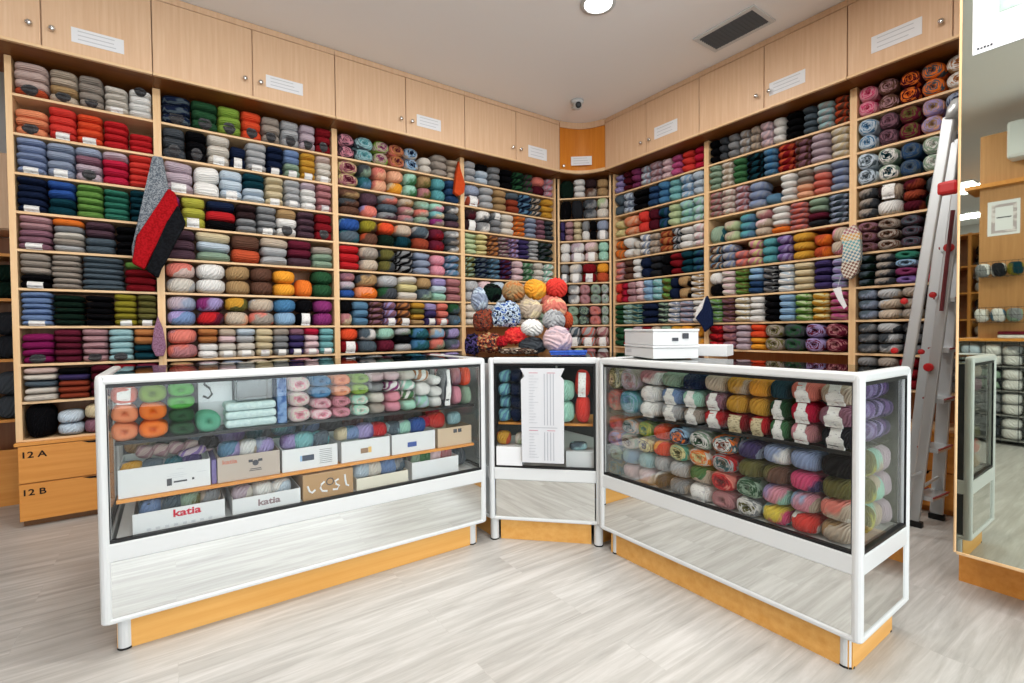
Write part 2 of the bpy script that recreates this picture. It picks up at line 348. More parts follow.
# ------------------------------------------------------------------ yarn meshes
def spow(x, p): return math.copysign(abs(x)**p, x)
def make_mesh(style, seed):
    from mathutils import noise
    rnd = random.Random(seed*31 + ord(style[0]))
    bm = bmesh.new(); uvl = bm.loops.layers.uv.new('UVMap'); nu, nv = {'g': (88, 56), 'f': (64, 40)}.get(style, (22, 14))
    ph = [rnd.uniform(0, 6.28) for _ in range(8)]
    rings = []
    if style == 'c':
        prof = [(0,-.30),(.05,-.33),(.10,-.44),(.2,-.5),(.3,-.505),(.4,-.47),(.465,-.40),(.495,-.28),(.5,0),(.495,.3),(.45,.45),(.3,.5),(0,.5)]
        vv = [0,.08,.2,.34,.48,.62,.72,.78,.84,.9,.95,.98,1]
        for k, (r, y) in enumerate(prof):
            ring = []
            for i in range(nu):
                a = 2*PI*i/nu
                rr = r*(1+.04*math.sin(2*a+ph[0])+.03*math.sin(3*a+ph[1]))
                e = .82
                ring.append(((rr*spow(math.cos(a), e)), y+.012*math.sin(3*a+ph[2]+k), rr*spow(math.sin(a), e)))
            rings.append(ring)
    else:
        nx, nc = {'s': (4.2, 2.8), 'b': (3.1, 2.8), 'h': (3.2, 2.5), 'k': (3.6, 2.6), 'g': (2.1, 2.1), 'f': (2.8, 2.4)}[style]
        vv = [j/nv for j in range(nv+1)]
        for v in vv:
            t = v*PI; x = -.5*spow(math.cos(t), 2/nx); r = .5*max(math.sin(t), 0)**(2/nx)
            ring = []
            for i in range(nu):
                a = 2*PI*i/nu; rr = r
                if style == 's': rr *= 1+.05*math.sin(3*a+ph[0])+.03*math.sin(5*a+ph[1]+2*v)
                elif style == 'b': rr *= 1+.03*math.sin(2*a+ph[0]+3*v)+.02*math.sin(5*a+8*v+ph[1])
                elif style == 'g':
                    q = Vector((x, r*math.cos(a), r*math.sin(a)))
                    d1, d2 = Vector((.5, .2, .84)), Vector((-.75, .1, .62)); e3 = q.x*.8 - q.z*.5 + .25*q.y*math.cos(seed*1.7)
                    dd_ = d1 if e3*(1 if seed % 2 else -1) > 0 else d2
                    rr *= .86 + .2*abs(math.sin(20*q.dot(dd_) + ph[0] + 2*noise.noise(q*3)))**.7
                elif style == 'f': rr *= 1 + .30*noise.noise(Vector((x*9+seed, rr*math.cos(a)*9, rr*math.sin(a)*9)))
                elif style == 'h': rr *= 1+.085*math.sin(3*a+ph[0]+7*v)
                else: rr *= 1+.07*math.sin(2*a+ph[0]+4*v)+.05*math.sin(6*v+ph[2])
                sag = (.055 if style == 's' else .03)*math.sin(2*PI*v+ph[3]) + (.02*math.sin(5*v+ph[4]))
                ring.append((x, rr*spow(math.cos(a), 2/nc), rr*spow(math.sin(a), 2/nc)+sag*(.5 if style == 'b' else 1)))
            rings.append(ring)
    pts = [p for rg in rings for p in rg]
    lo = [min(p[k] for p in pts) for k in range(3)]; hi = [max(p[k] for p in pts) for k in range(3)]
    nrm = lambda p: [(p[k]-lo[k])/(hi[k]-lo[k])-.5 for k in range(3)]
    V = []
    for k, rg in enumerate(rings):
        pole = k in (0, len(rings)-1)
        if pole:
            c = [sum(p[q] for p in rg)/nu for q in range(3)]; V.append([bm.verts.new(nrm(c))])
        else: V.append([bm.verts.new(nrm(p)) for p in rg])
    for k in range(len(V)-1):
        A, B = V[k], V[k+1]
        for i in range(nu):
            j = (i+1) % nu; u0, u1 = i/nu, (i+1)/nu
            if len(A) == 1: vs = ((A[0],(u0+u1)/2,vv[k]),(B[j],u1,vv[k+1]),(B[i],u0,vv[k+1]))
            elif len(B) == 1: vs = ((A[i],u0,vv[k]),(A[j],u1,vv[k]),(B[0],(u0+u1)/2,vv[k+1]))
            else: vs = ((A[i],u0,vv[k]),(A[j],u1,vv[k]),(B[j],u1,vv[k+1]),(B[i],u0,vv[k+1]))
            f = bm.faces.new([q[0] for q in vs]); f.smooth = True
            for lp, q in zip(f.loops, vs): lp[uvl].uv = (q[1], q[2])
    bmesh.ops.recalc_face_normals(bm, faces=bm.faces)
    me = bpy.data.meshes.new('yarn_mesh_'+style); bm.to_mesh(me); bm.free()
    me.materials.append(None)
    return me
MESHES = {s: [make_mesh(s, k) for k in range(4)] for s in 'sbhkcgf'}

def patch_mesh(kind):
    """paper band hugging the front (-y) of a unit ball"""
    hw, z0, z1 = {'band': (.25, -.48, .42), 'oval': (.27, -.44, .78), 'neck': (.24, -.48, .46)}[kind]
    bm = bmesh.new(); nx, nz = 8, 8; L = {}
    def yy(x, z):
        q = max(.55, 1 - abs(2*x)**3.4 - abs(2*min(z, .5))**2.6)
        return -.5*q**(1/2.4)
    for lay in (0, 1):
        for i in range(nx+1):
            for j in range(nz+1):
                a, b = -1+2*i/nx, j/nz
                if kind == 'oval':
                    bb = 2*b-1; x = hw*a*math.sqrt(max(0, 1-bb*bb/2)); z = (z0+z1)/2 + (z1-z0)/2*bb*math.sqrt(max(0, 1-a*a/2))
                else:
                    wd = hw*(.62 if kind == 'neck' and b > .62 else 1); x = wd*a; z = z0+(z1-z0)*b
                L[lay, i, j] = bm.verts.new((x, yy(x, z) - (.035 if lay == 0 else -.02), z))
    for i in range(nx):
        for j in range(nz):
            bm.faces.new((L[0,i,j], L[0,i+1,j], L[0,i+1,j+1], L[0,i,j+1])); bm.faces.new((L[1,i,j+1], L[1,i+1,j+1], L[1,i+1,j], L[1,i,j]))
    edge = [(i,0) for i in range(nx)] + [(nx,j) for j in range(nz)] + [(i,nz) for i in range(nx,0,-1)] + [(0,j) for j in range(nz,0,-1)]
    for k in range(len(edge)):
        a, b = edge[k], edge[(k+1) % len(edge)]
        bm.faces.new((L[(1,)+a], L[(1,)+b], L[(0,)+b], L[(0,)+a]))
    bmesh.ops.recalc_face_normals(bm, faces=bm.faces)
    for f in bm.faces: f.smooth = False
    me = bpy.data.meshes.new('paper_band'); bm.to_mesh(me); bm.free(); return me
def print_mat(name, base, ink, amount):
    mt, nt, b = new_mat(name); N = nt.nodes; L = nt.links
    tc = N.new('ShaderNodeTexCoord'); n = N.new('ShaderNodeTexNoise'); n.inputs['Scale'].default_value = 7; n.inputs['Detail'].default_value = 3
    mp = N.new('ShaderNodeMapping'); mp.inputs['Scale'].default_value = (1, 1, 2.6); L.new(tc.outputs['Object'], mp.inputs[0]); L.new(mp.outputs[0], n.inputs['Vector'])
    r = N.new('ShaderNodeValToRGB'); r.color_ramp.elements[0].position = amount; r.color_ramp.elements[1].position = amount+.05
    r.color_ramp.elements[0].color = lin(ink); r.color_ramp.elements[1].color = lin(base)
    L.new(n.outputs['Fac'], r.inputs[0]); L.new(r.outputs[0], b.inputs['Base Color']); sock(b, 'Roughness', .6); return mt
BANDM = print_mat('printed_white_band', 'E6E6E4', 'B8B4BA', .36)
KRAFTM = print_mat('printed_kraft_band', 'C9BC98', '8A7C5E', .42)
OVALM = print_mat('black_oval_label', '26262A', '8A8A8A', .33)
PATCH = {k: patch_mesh(k) for k in ('band', 'oval', 'neck')}

# ------------------------------------------------------------------ yarn placement
NOUN = {'s': ('wool_skein', 'wool skein'), 'b': ('yarn_ball', 'yarn ball'), 'h': ('yarn_hank', 'yarn hank'), 'k': ('yarn_skein', 'yarn skein'), 'c': ('yarn_cake', 'yarn cake'), 'g': ('chunky_yarn_ball', 'chunky yarn ball'), 'f': ('fluffy_yarn', 'fluffy yarn')}
ORD = ['first','second','third','fourth','fifth','sixth','seventh','eighth','ninth','tenth','eleventh','twelfth','thirteenth']
ITEMS = []
def stacks(text, default, origin, u, n, width, z0, height, depth, where, group, y_in=-.022, edges=None):
    """one row of stacks. origin: left front corner on the ground; u: along the row, n: into the shelf."""
    toks = [t.strip() for t in text.split('|')]
    ws = []; parsed = []
    for t in toks:
        p = t.split(); w, fr, marks, st = 1.0, .97, set(), default
        body = p[0]
        for q in p[1:]:
            if q[0] == ':': w = float(q[1:])
            elif q[0] == '@': fr = float(q[1:])
            else: marks.add(q)
        lay = []
        if body != '_':
            for q in body.split('/'):
                if q.startswith('_'): continue
                a = q.split('*'); s2 = st
                if '~' in a[0]: s2, a[0] = a[0].split('~'); st = s2
                lay += [(s2, a[0])]*(int(a[1]) if len(a) > 1 else 1)
        ws.append(w); parsed.append((lay, fr, marks))
    tot = sum(ws); x = 0; rz = math.atan2(u[1], u[0])
    pos = 0
    for k, (lay, fr, marks) in enumerate(parsed):
        if edges: xa, xb = edges[k], edges[k+1]
        else: xa = x; xb = x + width*ws[k]/tot; x = xb
        if not lay: continue
        pos += 1
        h = height*fr/len(lay); w = (xb-xa)
        for i, (st, spec) in enumerate(lay):
            zc = z0 + h*(len(lay)-i-.5)
            jw = random.uniform(.945, 1.01); dep = depth*random.uniform(.92, 1)
            xc = (xa+xb)/2 + random.uniform(-.004, .004)*w*5*.2; yc = y_in + dep/2 + random.uniform(0, .012)
            band = None
            if i == len(lay)-1 and '!' in marks: band = 'band'
            if i == len(lay)-1 and 'o' in marks: band = 'oval'
            if i == len(lay)-1 and 'm' in marks: band = 'kraft'
            if i == 0 and 't' in marks: band = 'band'
            if i == 0 and 'T' in marks: band = 'oval'
            if 'n' in marks: band = 'neck'
            if 'N' in marks and i >= 1: band = 'neck'
            nl = len(lay)
            pn = 'only' if nl == 1 else ('top' if i == 0 else ('bottom' if i == nl-1 else ORD[i]))
            lab = f"{colour_words(spec)} {NOUN[st][1]}, {pn} layer, {ORD[pos-1]} stack, {where}"
            if band in ('band', 'neck') and len(lab.split()) < 15: lab = lab.replace(',', ' with band,', 1) if st != 'c' else lab
            ITEMS.append(dict(st=st, spec=spec, loc=(origin[0]+u[0]*xc+n[0]*yc, origin[1]+u[1]*xc+n[1]*yc, zc),
                rz=rz+random.uniform(-.04, .04), ry=random.uniform(-.04, .04), dim=(w*jw, dep, h*random.uniform(.985, 1.03)), band=band, label=lab, group=group))
def put(st, spec, loc, dim, label, group, rz=0, ry=0, band=None, rx=0):
    ITEMS.append(dict(st=st, spec=spec, loc=loc, rz=rz, ry=ry, rx=rx, dim=dim, band=band, label=label, group=group))

ZS = [2.587, 2.385, 2.172, 1.957, 1.745, 1.537, 1.322, 1.112, .900, .690, .478]
TB = .014   # board thickness
def rows(rows_txt, default, origin, u, n, width, bay, depth=.19):
    for r, t in enumerate(rows_txt):
        if not t: continue
        zb = ZS[r+1] + TB/2; hh = ZS[r] - TB/2 - zb
        lab = f"{ORD[r]} shelf, {bay}"
        stacks(t, default, origin, u, n, width, zb, hh, depth, lab, f"yarn on the {ORD[r]} shelf down of the {bay}")

B1 = ["bp*3/bo :1.25 o | bg*2/tn/bg :1.1 o | tp*4 o | ow*4 ! @.8 | wh*4 @.9 T",
 "so*3 :1.15 o @.7 | sc*4 ! @.9 | oo*4 ! @.85 | rd*4 @.82 | rd*3 @.55",
 "pw*5 ! | gb*4 ! | gb/mv/li/li o | li/cm*3 | sc*5",
 "nv*5 ! | rb*2/dt*2 | gg*5 | em*5 @.9 | dt*5",
 "dp*2/mv*3 ! | or/gy/ow/tp/lg | dm*2/sl*2 | bk*4 @.9 :1.4",
 "tp*3/bk*2 ! | tp*6 | sl*6 :1.5 | gg/dr*3 @.9 :1.2",
 "cb*6 ! | dk*5 :1.05 @.9 | bk*5 @.9 | ov*5 ! :.85 | ol*5 ! :.75",
 "mw*4 o @.85 :1.1 | wn*5 | dp*5 o | pa*5 o | co*2/dt*2 ",
 "bp/ow/sl/ow*2 :1.3 @.95 | bk/pu/ru*3 :1.3 @.9 | bu*4 | dr*4 | wn*4",
 "h~bk*1 :1.1 @.96 | b~pb*2 @.72 | b~cr/mv @.85 | b~ro*2 @.8 | b~dp*2 @.8"]
B2 = ["nv+sl*3 :1.25 o | fg*3 :1.2 o | lm*3 :1.1 o | oo*3 o | tp*3 o | lg*3 o | li*3 o :.9 | dr*3 o :.9",
 "dg*3 :1.1 o | bk*3 :1.05 o | ow*3 ! :1.2 | nv*2 ! @.72 :.85 | lg*4 ! :1.15 | nv*4 ! | cb*2/sg*2 ! | mu*4 ! | bp/ow*3 !",
 "li*3 :1.3 ! | wh*2 :1.2 | pb*3 :1.1 ! | dt/dt/pb/pb :1.1 | cr*4 ! | lg*4 ! :.9 | li/wh*3 ! :.9 | ro*4 ! :.9",
 "ma*3 :.7 | yg*3 :1.1 ! | nv/rd/bk :1.4 | db*2/gy*2 | gy*4 ! | tn/wh*2 o :1.1 | dm*4 | dr*3 o",
 "dm*3 :1.1 | cr/pb/sg :1.35 | br/bo :1.2 | bg/lg*2 :1.2 | wn*2/dm :1.1 | tp/sg*2 @.82",
 "b~bp+sa/b~lg+ow :1.1 | b~wh*2 :1.15 | b~tn*2 | b~br*2 | b~yo*2 @.9 | b~or*1 @.62 :.8 | b~fg*2 ",
 "b~li+gb/b~cb+lv :1.1 | b~ma+lv+dm/b~dm+rd+wn :1.1 | b~ol+mu/b~bg+pe | b~bg+lg/b~sa+tp :1.1 | b~bl/b~lb | b~bk*2 ! :.8 | b~ma*2",
 "b~sa+ro*2 :1.4 | co*2/wh*2 ! | bg/lp/ow/ow ! :.9 | pb/lg/ow/ow ! | cr*4 ! :.95 | tp/gy*3 ! :.9 | mv/pu*3 ! :.9 | cm/lp*3 ! :.9 | aq*4 ! :.9",
 "b~tn*2 | b~li*2 | b~gb*2 | b~bg*2 | b~cr*2 | b~ro*2 | b~sl*2"]
B3 = ["c~dm+pk*2 | c~sl+pa+tq*2 :1.15 | c~lm+bg+pl*2 | c~sa+co+wn*2 | c~bg+lb+nv*2 | h~ow*2 @.7 :.9 | h~tp*3 :1.2 @.95 | h~bg*3 @.9 :.9",
 "c~py+ro+wn*2 :1.2 | b~dg+sg/b~tl+du :.9 | b~sa+pe*2 | b~pe*1/b~cr+yo :1.1 | b~mi+gr*2 | b~tn+ol/b~ro+ol | b~tq*2 | h~nb*3 :1.1",
 "b~br+tn/b~dg+br/b~br :1.2 | b~dm/b~lv+sa | b~gy+sa/b~sl/b~gy+dm :1.2 | b~bg+tn/b~ro+bg/b~ro+gy | b~sg+mi/b~sa+bg/b~sg+gy | b~mi+pk/b~aq+cr/b~ma+tp | b~dg+wh/b~dg/b~dm",
 "b~rb+du/b~sl+tl :1.15 | b~ov+br/b~bo+br | b~oo+or/b~dk :.95 | b~bg+pe/b~dt+dk | b~lg+sl/b~ru :1.1 | b~wn+dr*2 | b~gy+wh/b~dg+tp/b~dg+wh",
 "rd*3 :1.1 | b~tp+bg*2 :1.1 | b~ol+dg*2 | h~bk+gy*3 :1.1 | h~gb*3 :1.1 | b~pk*2 @.92 | h~du+gb*3",
 "b~mv+ro/b~li+lg/b~rb :.8 | b~dg+tn/b~or+so :1.2 | b~lg/b~fg+dg :1.1 | s~ow/s~py/s~ow :1.1 | b~tn/b~sl+sg :.9 | s~lv/s~pb/s~mi :.9 | s~ro*3 :.9",
 "b~bk/b~ro+cr :.7 | s~du*3 @.95 :.9 | k~br+mv*4 :.9 | k~mv+lv*3 ! :.8 | k~br+co*3 ! :.9 | s~mu/s~ol/s~mu/s~tn :.9 | s~lv/s~pu*2 ! :.8 | s~sa*3 ! :.8 | b~fg+sl/b~sl+du :.9",
 "b~oo/b~dr ! :.95 | b~sl+wh/b~sl | b~mi+sg/b~bu+wn | b~lg+sg/b~bk/b~lg :1.0 | b~tl+gr+bl/b~bl+tl :1.1 | b~sa+bg+lb/b~sa+sg | b~sl+lv+tq/b~sl+lv",
 "b~dg*2 | b~gy*2 | b~sl*2 | b~tl*2 | b~ro*2 | b~lv*2"]
B4 = ["k~lg*3 @.98 :.9 | k~bk/k~pb*2 | k~gy*3 | k~bk*3 | k~dk+fg*3 | k~dm+fg*3 :.8 | b~sa/b~bu :1.1 | k~li+pk*3 :.8",
 "b~gb/b~ru+wh ! :1.1 | k~lg*3 | k~tn*3 | k~sl/k~ru*2 | h~nv+du*3 :1.1 | h~dg+bg*3 :.8 | h~mu*3",
 "b~db+bu*2 ! | b~wh+dg/b~gy+wh :1.1 | k~gy*3 t :.8 | k~ow*3 :1.1 | k~or+co*4 | k~gb*4 | k~mv*4 :.8 | k~dg*4 :.8",
 "h~pg*4 | h~py*4 | h~co+br*4 | h~mv+tp*5 | h~lv+mv*4 :.9 | h~pu*4 | h~lg*5 :.9 | h~dg+dk*3 :1.6",
 "h~ol+sg*4 :.9 | h~nv+sl*4 :1.1 | h~du+sl*4 | h~pu+bu*4 :1.1 | h~lp*3 | h~sg+gr*3 | h~ow*3 :1.0 | h~wh+mi*3",
 "b~lg*2 | b~lp/b~ow | b~pb*2 | b~bk*2 | b~bg*2 | b~ow*2 | b~sa*2",
 "b~ow*3 | b~lg*3 | b~cr*3 | b~tp*3 | b~bg*3 | b~sg*3", "", ""]
B5c = ["b~dk*1 :1.2 | k~wh*3 | b~db/b~br+tp | b~tn*2 @.92",
 "b~bk*1 | b~ch*1 :1.0 | b~dg+gy*2 :1.2 | b~pg+ow/b~ow",
 "h~pu*2 :.6 | h~dp*3 | h~cr*3 | b~gy/b~wh | h~bk*2 :.8 | b~gb/b~lg ! :1.4",
 "b~wh*2 | b~li+wh*2 ! :1.4 | b~lp+bg*2 ! :1.3 | b~mi*2",
 "b~gy*2 ! :.8 | b~ow+lg*2 ! :1.2 | b~dr*2 ! :1.3 | b~yo/b~bo :1.1",
 "b~bk*2 :.7 | b~gy+wh*2 :1.1 | c~ro+dp*2 | c~sg+gy*2 | c~lg+sg*2 :.7",
 "c~dr*2 :.7 | c~sg*2 | c~dg+sg*2 | c~ro+sa*2 :1.1 | c~sg+lg*2 :.7",
 "b~rs*2 :.7 | k~sl+lg*2 ! | k~sa+lg*2 ! :1.3 | k~ro+bp*2 ! :1.1",
 "b~lg | b~pg | b~ro | b~lg"]
B6 = ["h~lv*3 | h~bu*3 | h~pl*3 | h~pb+li*3 | h~li+dp*3 :1.3 | h~lp*3 | h~rs*3 | h~sc*3 :1.2 | h~cm*3 :.9",
 "h~sl*2 | h~pb+gb*3 | h~bk*3 :1.8 | h~nb*3 :1.1 | h~bl*3 | h~aq*3 :1.1 | h~lb+pb*3 :1.2 | h~pb*3",
 "h~py*2 @.85 | h~pe+so*2 :1.7 @.9 | b~sc*2 :1.1 | b~bu*2 | h~dt+nb*2 | h~pg*3 :1.1 | h~mi+pa*3 :1.2 | h~pb+mi*3",
 "h~co+or*2 :.9 | h~wh*2 :1.2 | h~ow*2 :.6 @.75 | h~gb+wh*3 | h~tp+bg*3 | h~co+ru*3 :1.2 | h~lg+dg*3 :.7 | h~wh*3 :1.1 | h~lp+wh*3",
 "b~sa+dp*3 @.95 | k~br*3 | b~wh*3 :.8 | b~nv*2 | k~ch*3 :1.1 | b~bk*2 :.8 | h~dr*3 | h~dt*3 | h~nb+tl*3",
 "b~sc*2 :.8 | b~dr+cm*3 :.7 | s~dp*3 | s~lp*3 :.8 | s~lb*3 | s~pa+aq*3 | s~gg+ol*3 :.8 | b~nv*2 :.8 | b~br+tn+bk*2 :1.2 | s~tn+wh*4 :1.2",
 "s~fg*4 | s~sg+pa*4 | s~tl+sg*4 | b~nv*3 :1.8 | s~sg+dg*4 | s~gb+wh*4 :1.2 | s~gb+li*4 :1.2 | s~wh*4",
 "s~fg*3 @.95 | s~mi/s~rd*2 @.9 | s~li*3 | s~dr*3 | s~bg*3 | s~sg*3 | s~mu*3 | s~yo/s~bg/s~yo | b~tn+yo*2",
 ""]
B7 = ["k~bk*3 | k~dg*3 :.8 | k~gy*3 | k~tp+lg*3 | k~tp+bg*3 :.9 | k~lp+li*3 | k~wh*3 | k~bk*4 :1.3 | k~sl*4 | k~lg+pa*4 :1.2 | k~br+bo*4",
 "k~sg*4 | k~bg+ow*4 | k~gr*4 | k~dt+bk*4 :1.3 | k~bl+du*4 | k~dr+bo*4 :1.2 | k~mv+br*4 | k~li*4 :1.2 | k~cr+ow*4 :1.1",
 "k~tp+ro*4 | k~ow+bp*4 | k~ro+li*4 | k~gb+pw*3 :1.2 | k~du*1 @.42 | k~wh*4 @.97 | k~tp/k~tp/k~pe/k~pe | k~lg/k~sa*3 | k~pw+gb*4",
 "b~tl+sg*1 @.72 | b~bg+pg*2 @.8 | b~tq+du*3 @.95 | b~bg+ro/b~lp+bg/b~bg | k~wh*3/k~or | k~sa+ro*5 | k~sg*2/k~wn/k~ch | k~sl+gb*5",
 "k~bg+du+br*3 | k~pw+lg*3 | k~ro+sa*2 @.65 | k~py+pk*3 | b~tq*3 @.97 | k~lv+vi*3 | b~mu*3 :1.3 | b~bo+or*2 @.8 | b~pk+bg*2",
 "b~wh/b~bk :1.0 | s~lp+ow*4 | s~ol+gg*4 | s~lb*2/s~nb*2 | s~ch+gy*4 | s~pb+wh*4 | s~cr*4 :1.2 | s~pu*4 | s~gb+lv*4 :.9",
 "s~gg+sg*4 | s~br+mv*4 :.95 | s~wh+cr*4 :1.1 | s~wh*4 | k~bk*4 | s~lb*4 | s~pg+gg*4 | s~py+mu*4 | s~rs+ro*4",
 "s~rd+dr*3 | s~mv+ro*3 | s~li*4 | s~oo/s~oo/s~yo/s~yo | c~tp+ol*2 :1.2 | c~dg+fg*2 :1.25 | c~lv+wn*2 :1.15 | c~wn+ro*2 :1.15", ""]
B8 = ["c~pk+hp*2 | c~br+dp*2 | c~bu+or*2 | c~or+sl*2 | c~tn+wh+co*2 :1.1 | c~bg+br*2",
 "c~pb+bl*2 | c~dm+mv*2 | c~wn+ol*2 | c~pe+lv+tn*2 | c~gb+nv*2 :1.1 | c~nv*2",
 "c~pb+sl*2 | c~sg+wh+dt*2 | c~nb+sl*2 | c~sg+wh*2 | c~gy+sl*2 | c~dg*2",
 "b~tp+dg*3 | b~db+bg/b~wh :1.2 t | b~bu+ru*3 | b~dk+dg*2 | b~gy*3 | b~dg*3",
 "c~mv+br*3 | c~tp+br*3 :1.1 | c~dm+sl*3 | b~bk*2 | b~ma*3 | b~dg*2",
 "b~sl+dk*4 :.8 | b~tp+dg*4 | c~em/c~lb+sl/c~pl/c~vi :1.1 | b~cm*4 :.95 | b~vi+bk*3 | b~dg*3",
 "b~sl+gb*3 | b~bg+lg*3 :1.2 | b~tp+bg*3 | b~ch*2 | b~bg+dr*3 | b~gy*3",
 "b~dg+gy*3 | b~dg+lg*3 :1.2 | b~ch+gy*3 | b~bk*3 | b~ru*3 | b~gy*3",
 "b~gy*3 | b~tp*3 | b~dr*3 | b~ch*3 | b~gy*3 | b~dm*3"]
XU = [-.698, -.04, 1.033, 2.122, 3.195]; YL = 3.75
YU = [3.345, 2.328, 1.292, .60]; XR = 3.58
ULn, URn = ((1,0),(0,1)), ((0,-1),(1,0))
CA, CB = Vector((3.215, 3.75)), Vector((3.58, 3.365))
cu = (CB-CA).normalized(); cn = Vector((-cu.y, cu.x)); CW = (CB-CA).length
bayspec = [  # name, rows, origin, u, n, width
 ('leftmost bay', B1, (XU[0], YL), *ULn, XU[1]-XU[0]),
 ('second bay', B2, (XU[1], YL), *ULn, XU[2]-XU[1]),
 ('third bay', B3, (XU[2], YL), *ULn, XU[3]-XU[2]),
 ('fourth bay', B4, (XU[3], YL), *ULn, XU[4]-XU[3]),
 ('corner bay', B5c, tuple(CA), tuple(cu), tuple(cn), CW),
 ('sixth bay', B6, (XR, YU[0]), *URn, YU[0]-YU[1]),
 ('seventh bay', B7, (XR, YU[1]), *URn, YU[1]-YU[2]),
 ('rightmost bay', B8, (XR, YU[2]), *URn, YU[2]-YU[3])]
UW = .02
for bi, (nm, rw, o, u, n, w) in enumerate(bayspec):
    oo_ = (o[0]+u[0]*(UW+.004), o[1]+u[1]*(UW+.004))
    rows(rw, 's', oo_, u, n, w-2*UW-.008 if bi != 4 else w-2*UW-.01, nm, .19 if bi != 4 else .12)

# ---- shelf units (local x along the wall, y into the wall)
ulabels = ['narrow tall beech shelf unit of wool at the far left end', 'tall beech shelf unit of yarn behind the hanging striped scarf',
 'tall beech shelf unit with swirled yarn cakes on its top shelf', 'tall beech shelf unit just left of the corner unit', 'narrow slanted beech shelf unit filling the corner',
 'tall beech shelf unit just right of the corner unit', 'tall beech shelf unit between navy pennant and patchwork scarf', 'tall beech shelf unit of yarn cakes behind the ladder']
for bi, (nm, rw, o, u, n, w) in enumerate(bayspec):
    rz = math.atan2(u[1], u[0]); dp = .29 if bi != 4 else .15
    t = thing('shelf_unit', (o[0], o[1], 0), ulabels[bi], 'shelf unit', 'yarn shelf units', rz)
    t0 = t.matrix_basis
    def P(mb, name, mat):
        ob = mb.build(name, mat, None); ob.parent = t; return ob
    zb = .475
    for x in (0, w-UW):
        x0_ = x-.008 if (bi == 0 and x == 0) else x
        P(MB().box((x0_, 0, zb), (x+UW, dp, 2.589), .0015), 'upright', W_UP)
    P(MB().box((UW, dp-.012, zb), (w-UW, dp, 2.589)), 'back_panel', W_INNER)
    for k in range(1, 11):
        P(MB().box((UW, .002, ZS[k]-TB/2), (w-UW, dp-.012, ZS[k]+TB/2), .001), 'shelf_board', W_SHELF)
    # base with two drawers
    if bi == 4: 
        b = thing('drawer_base', (o[0], o[1], 0), 'slanted beech base cabinet in the corner', 'cabinet', 'beech base cabinets', rz)
    else:
        bl_ = ['beech drawer base lettered 12 at the left end', 'beech drawer base under the second shelf bay', 'beech drawer base under the third shelf bay', 'beech drawer base left of the corner base', '',
               'beech drawer base right of the corner base', 'beech drawer base under the seventh shelf bay', 'beech drawer base behind the ladder feet'][bi]
        b = thing('drawer_base', (o[0], o[1], 0), bl_, 'cabinet', 'beech base cabinets', rz)
    def Q(mb, name, mat, par=None):
        ob = mb.build(name, mat, None); ob.parent = par or b; return ob
    dd = 0.012 if bi != 4 else .0
    Q(MB().box((0, -dd, .035), (w-.001, dp, .455)), 'body', W_ORZ)
    Q(MB().box((.01, -dd+.03, 0), (w-.01, dp, .034)), 'plinth', wood('dark_plinth', '6E4A2A', '7E5632', 'X') if bi == 0 else W_ORZ)
    Q(MB().box((-.012 if bi == 0 else 0, -dd-.02, .456), (w-.001, dp, .474), .003), 'top', W_OR)
    if bi != 4:
        for k, (za, zc) in enumerate(((.25, .452), (.04, .243))):
            d = Q(MB().box((.004, -dd-.018, za), (w-.005, -dd-.001, zc), .002), 'drawer', W_OR)
            gm = MB()
            gx = w*.5 if bi == 0 else w*.5
            gm.poly([(gx-.06, -dd-.0195, zc-.001), (gx+.06, -dd-.0195, zc-.001), (gx+.05, -dd-.0195, zc-.018), (gx-.03, -dd-.0195, zc-.012)], (0, .0012, 0))
            Q(gm, 'finger_grip', DARKINK, d)
            if bi == 0:
                cu_ = bpy.data.curves.new('lettering', 'FONT'); cu_.body = '12 A' if k == 0 else '12 B'; cu_.size = .048; cu_.extrude = .0006; cu_.offset = .0008
                cu_.materials.append(DARKINK); ob = bpy.data.objects.new('lettering', cu_); COL.objects.link(ob); ob.parent = d
                ob.location = (.012, -dd-.0195, zc-.062); ob.rotation_euler = (PI/2, 0, 0); ob.scale = (1.15, 1, 1)

# ------------------------------------------------------------------ upper cabinets
YC, XC, ZB, ZT = 3.58, 3.43, 2.592, 3.082
def cabinet(kind, a, b, gap, lab, knobs, i):
    """kind L: along x at y=YC; R: along -y at x=XC. a,b,gap are distances along"""
    if kind == 'L': o, u, rz = (a, YC), 1, 0
    else: o, u, rz = (XC, a), 1, -PI/2
    w = abs(b-a); g = abs(gap-a)
    t = thing('wall_cabinet', (o[0], o[1], ZB), lab, 'cabinet', 'upper wall cabinets', rz)
    def Q(mb, name, mat, par=None):
        ob = mb.build(name, mat, None); ob.parent = par or t; return ob
    dp = .44 if kind == 'L' else .42
    Q(MB().box((.001, .02, .014), (w-.001, dp, ZT-ZB)), 'body', W_DOOR)
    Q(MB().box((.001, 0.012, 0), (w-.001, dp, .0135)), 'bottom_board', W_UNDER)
    Q(MB().box((.001, -.012, .0), (w-.001, .0115, .016), .003), 'edge_strip', W_SHELF)
    Q(MB().box((.001, .003, ZT-ZB-.038), (w-.001, .019, ZT-ZB), .001), 'filler_strip', W_DOOR)
    for k, (xa, xb) in enumerate(((0, g), (g, w))):
        if xb-xa < .05: continue
        d = Q(MB().box((xa+.003, 0, .018), (xb-.003, .018, ZT-ZB-.043), .0015), 'door', W_DOOR)
        kx = {'r': xb-.045, 'l': xa+.045}[knobs[k]]
        Q(MB().lathe([(0,0),(.006,0),(.005,.012),(.013,.017),(.015,.024),(.011,.03),(0,.032)], (kx, 0, .115), (0,-1,0), 14), 'knob', CHROME, d).data.polygons.foreach_set('use_smooth', [True]*84)
    return t
cabinet('L', -1.06, -.053, -.529, 'beech wall cabinet at the far left above the narrow bay', 'rl', 0)
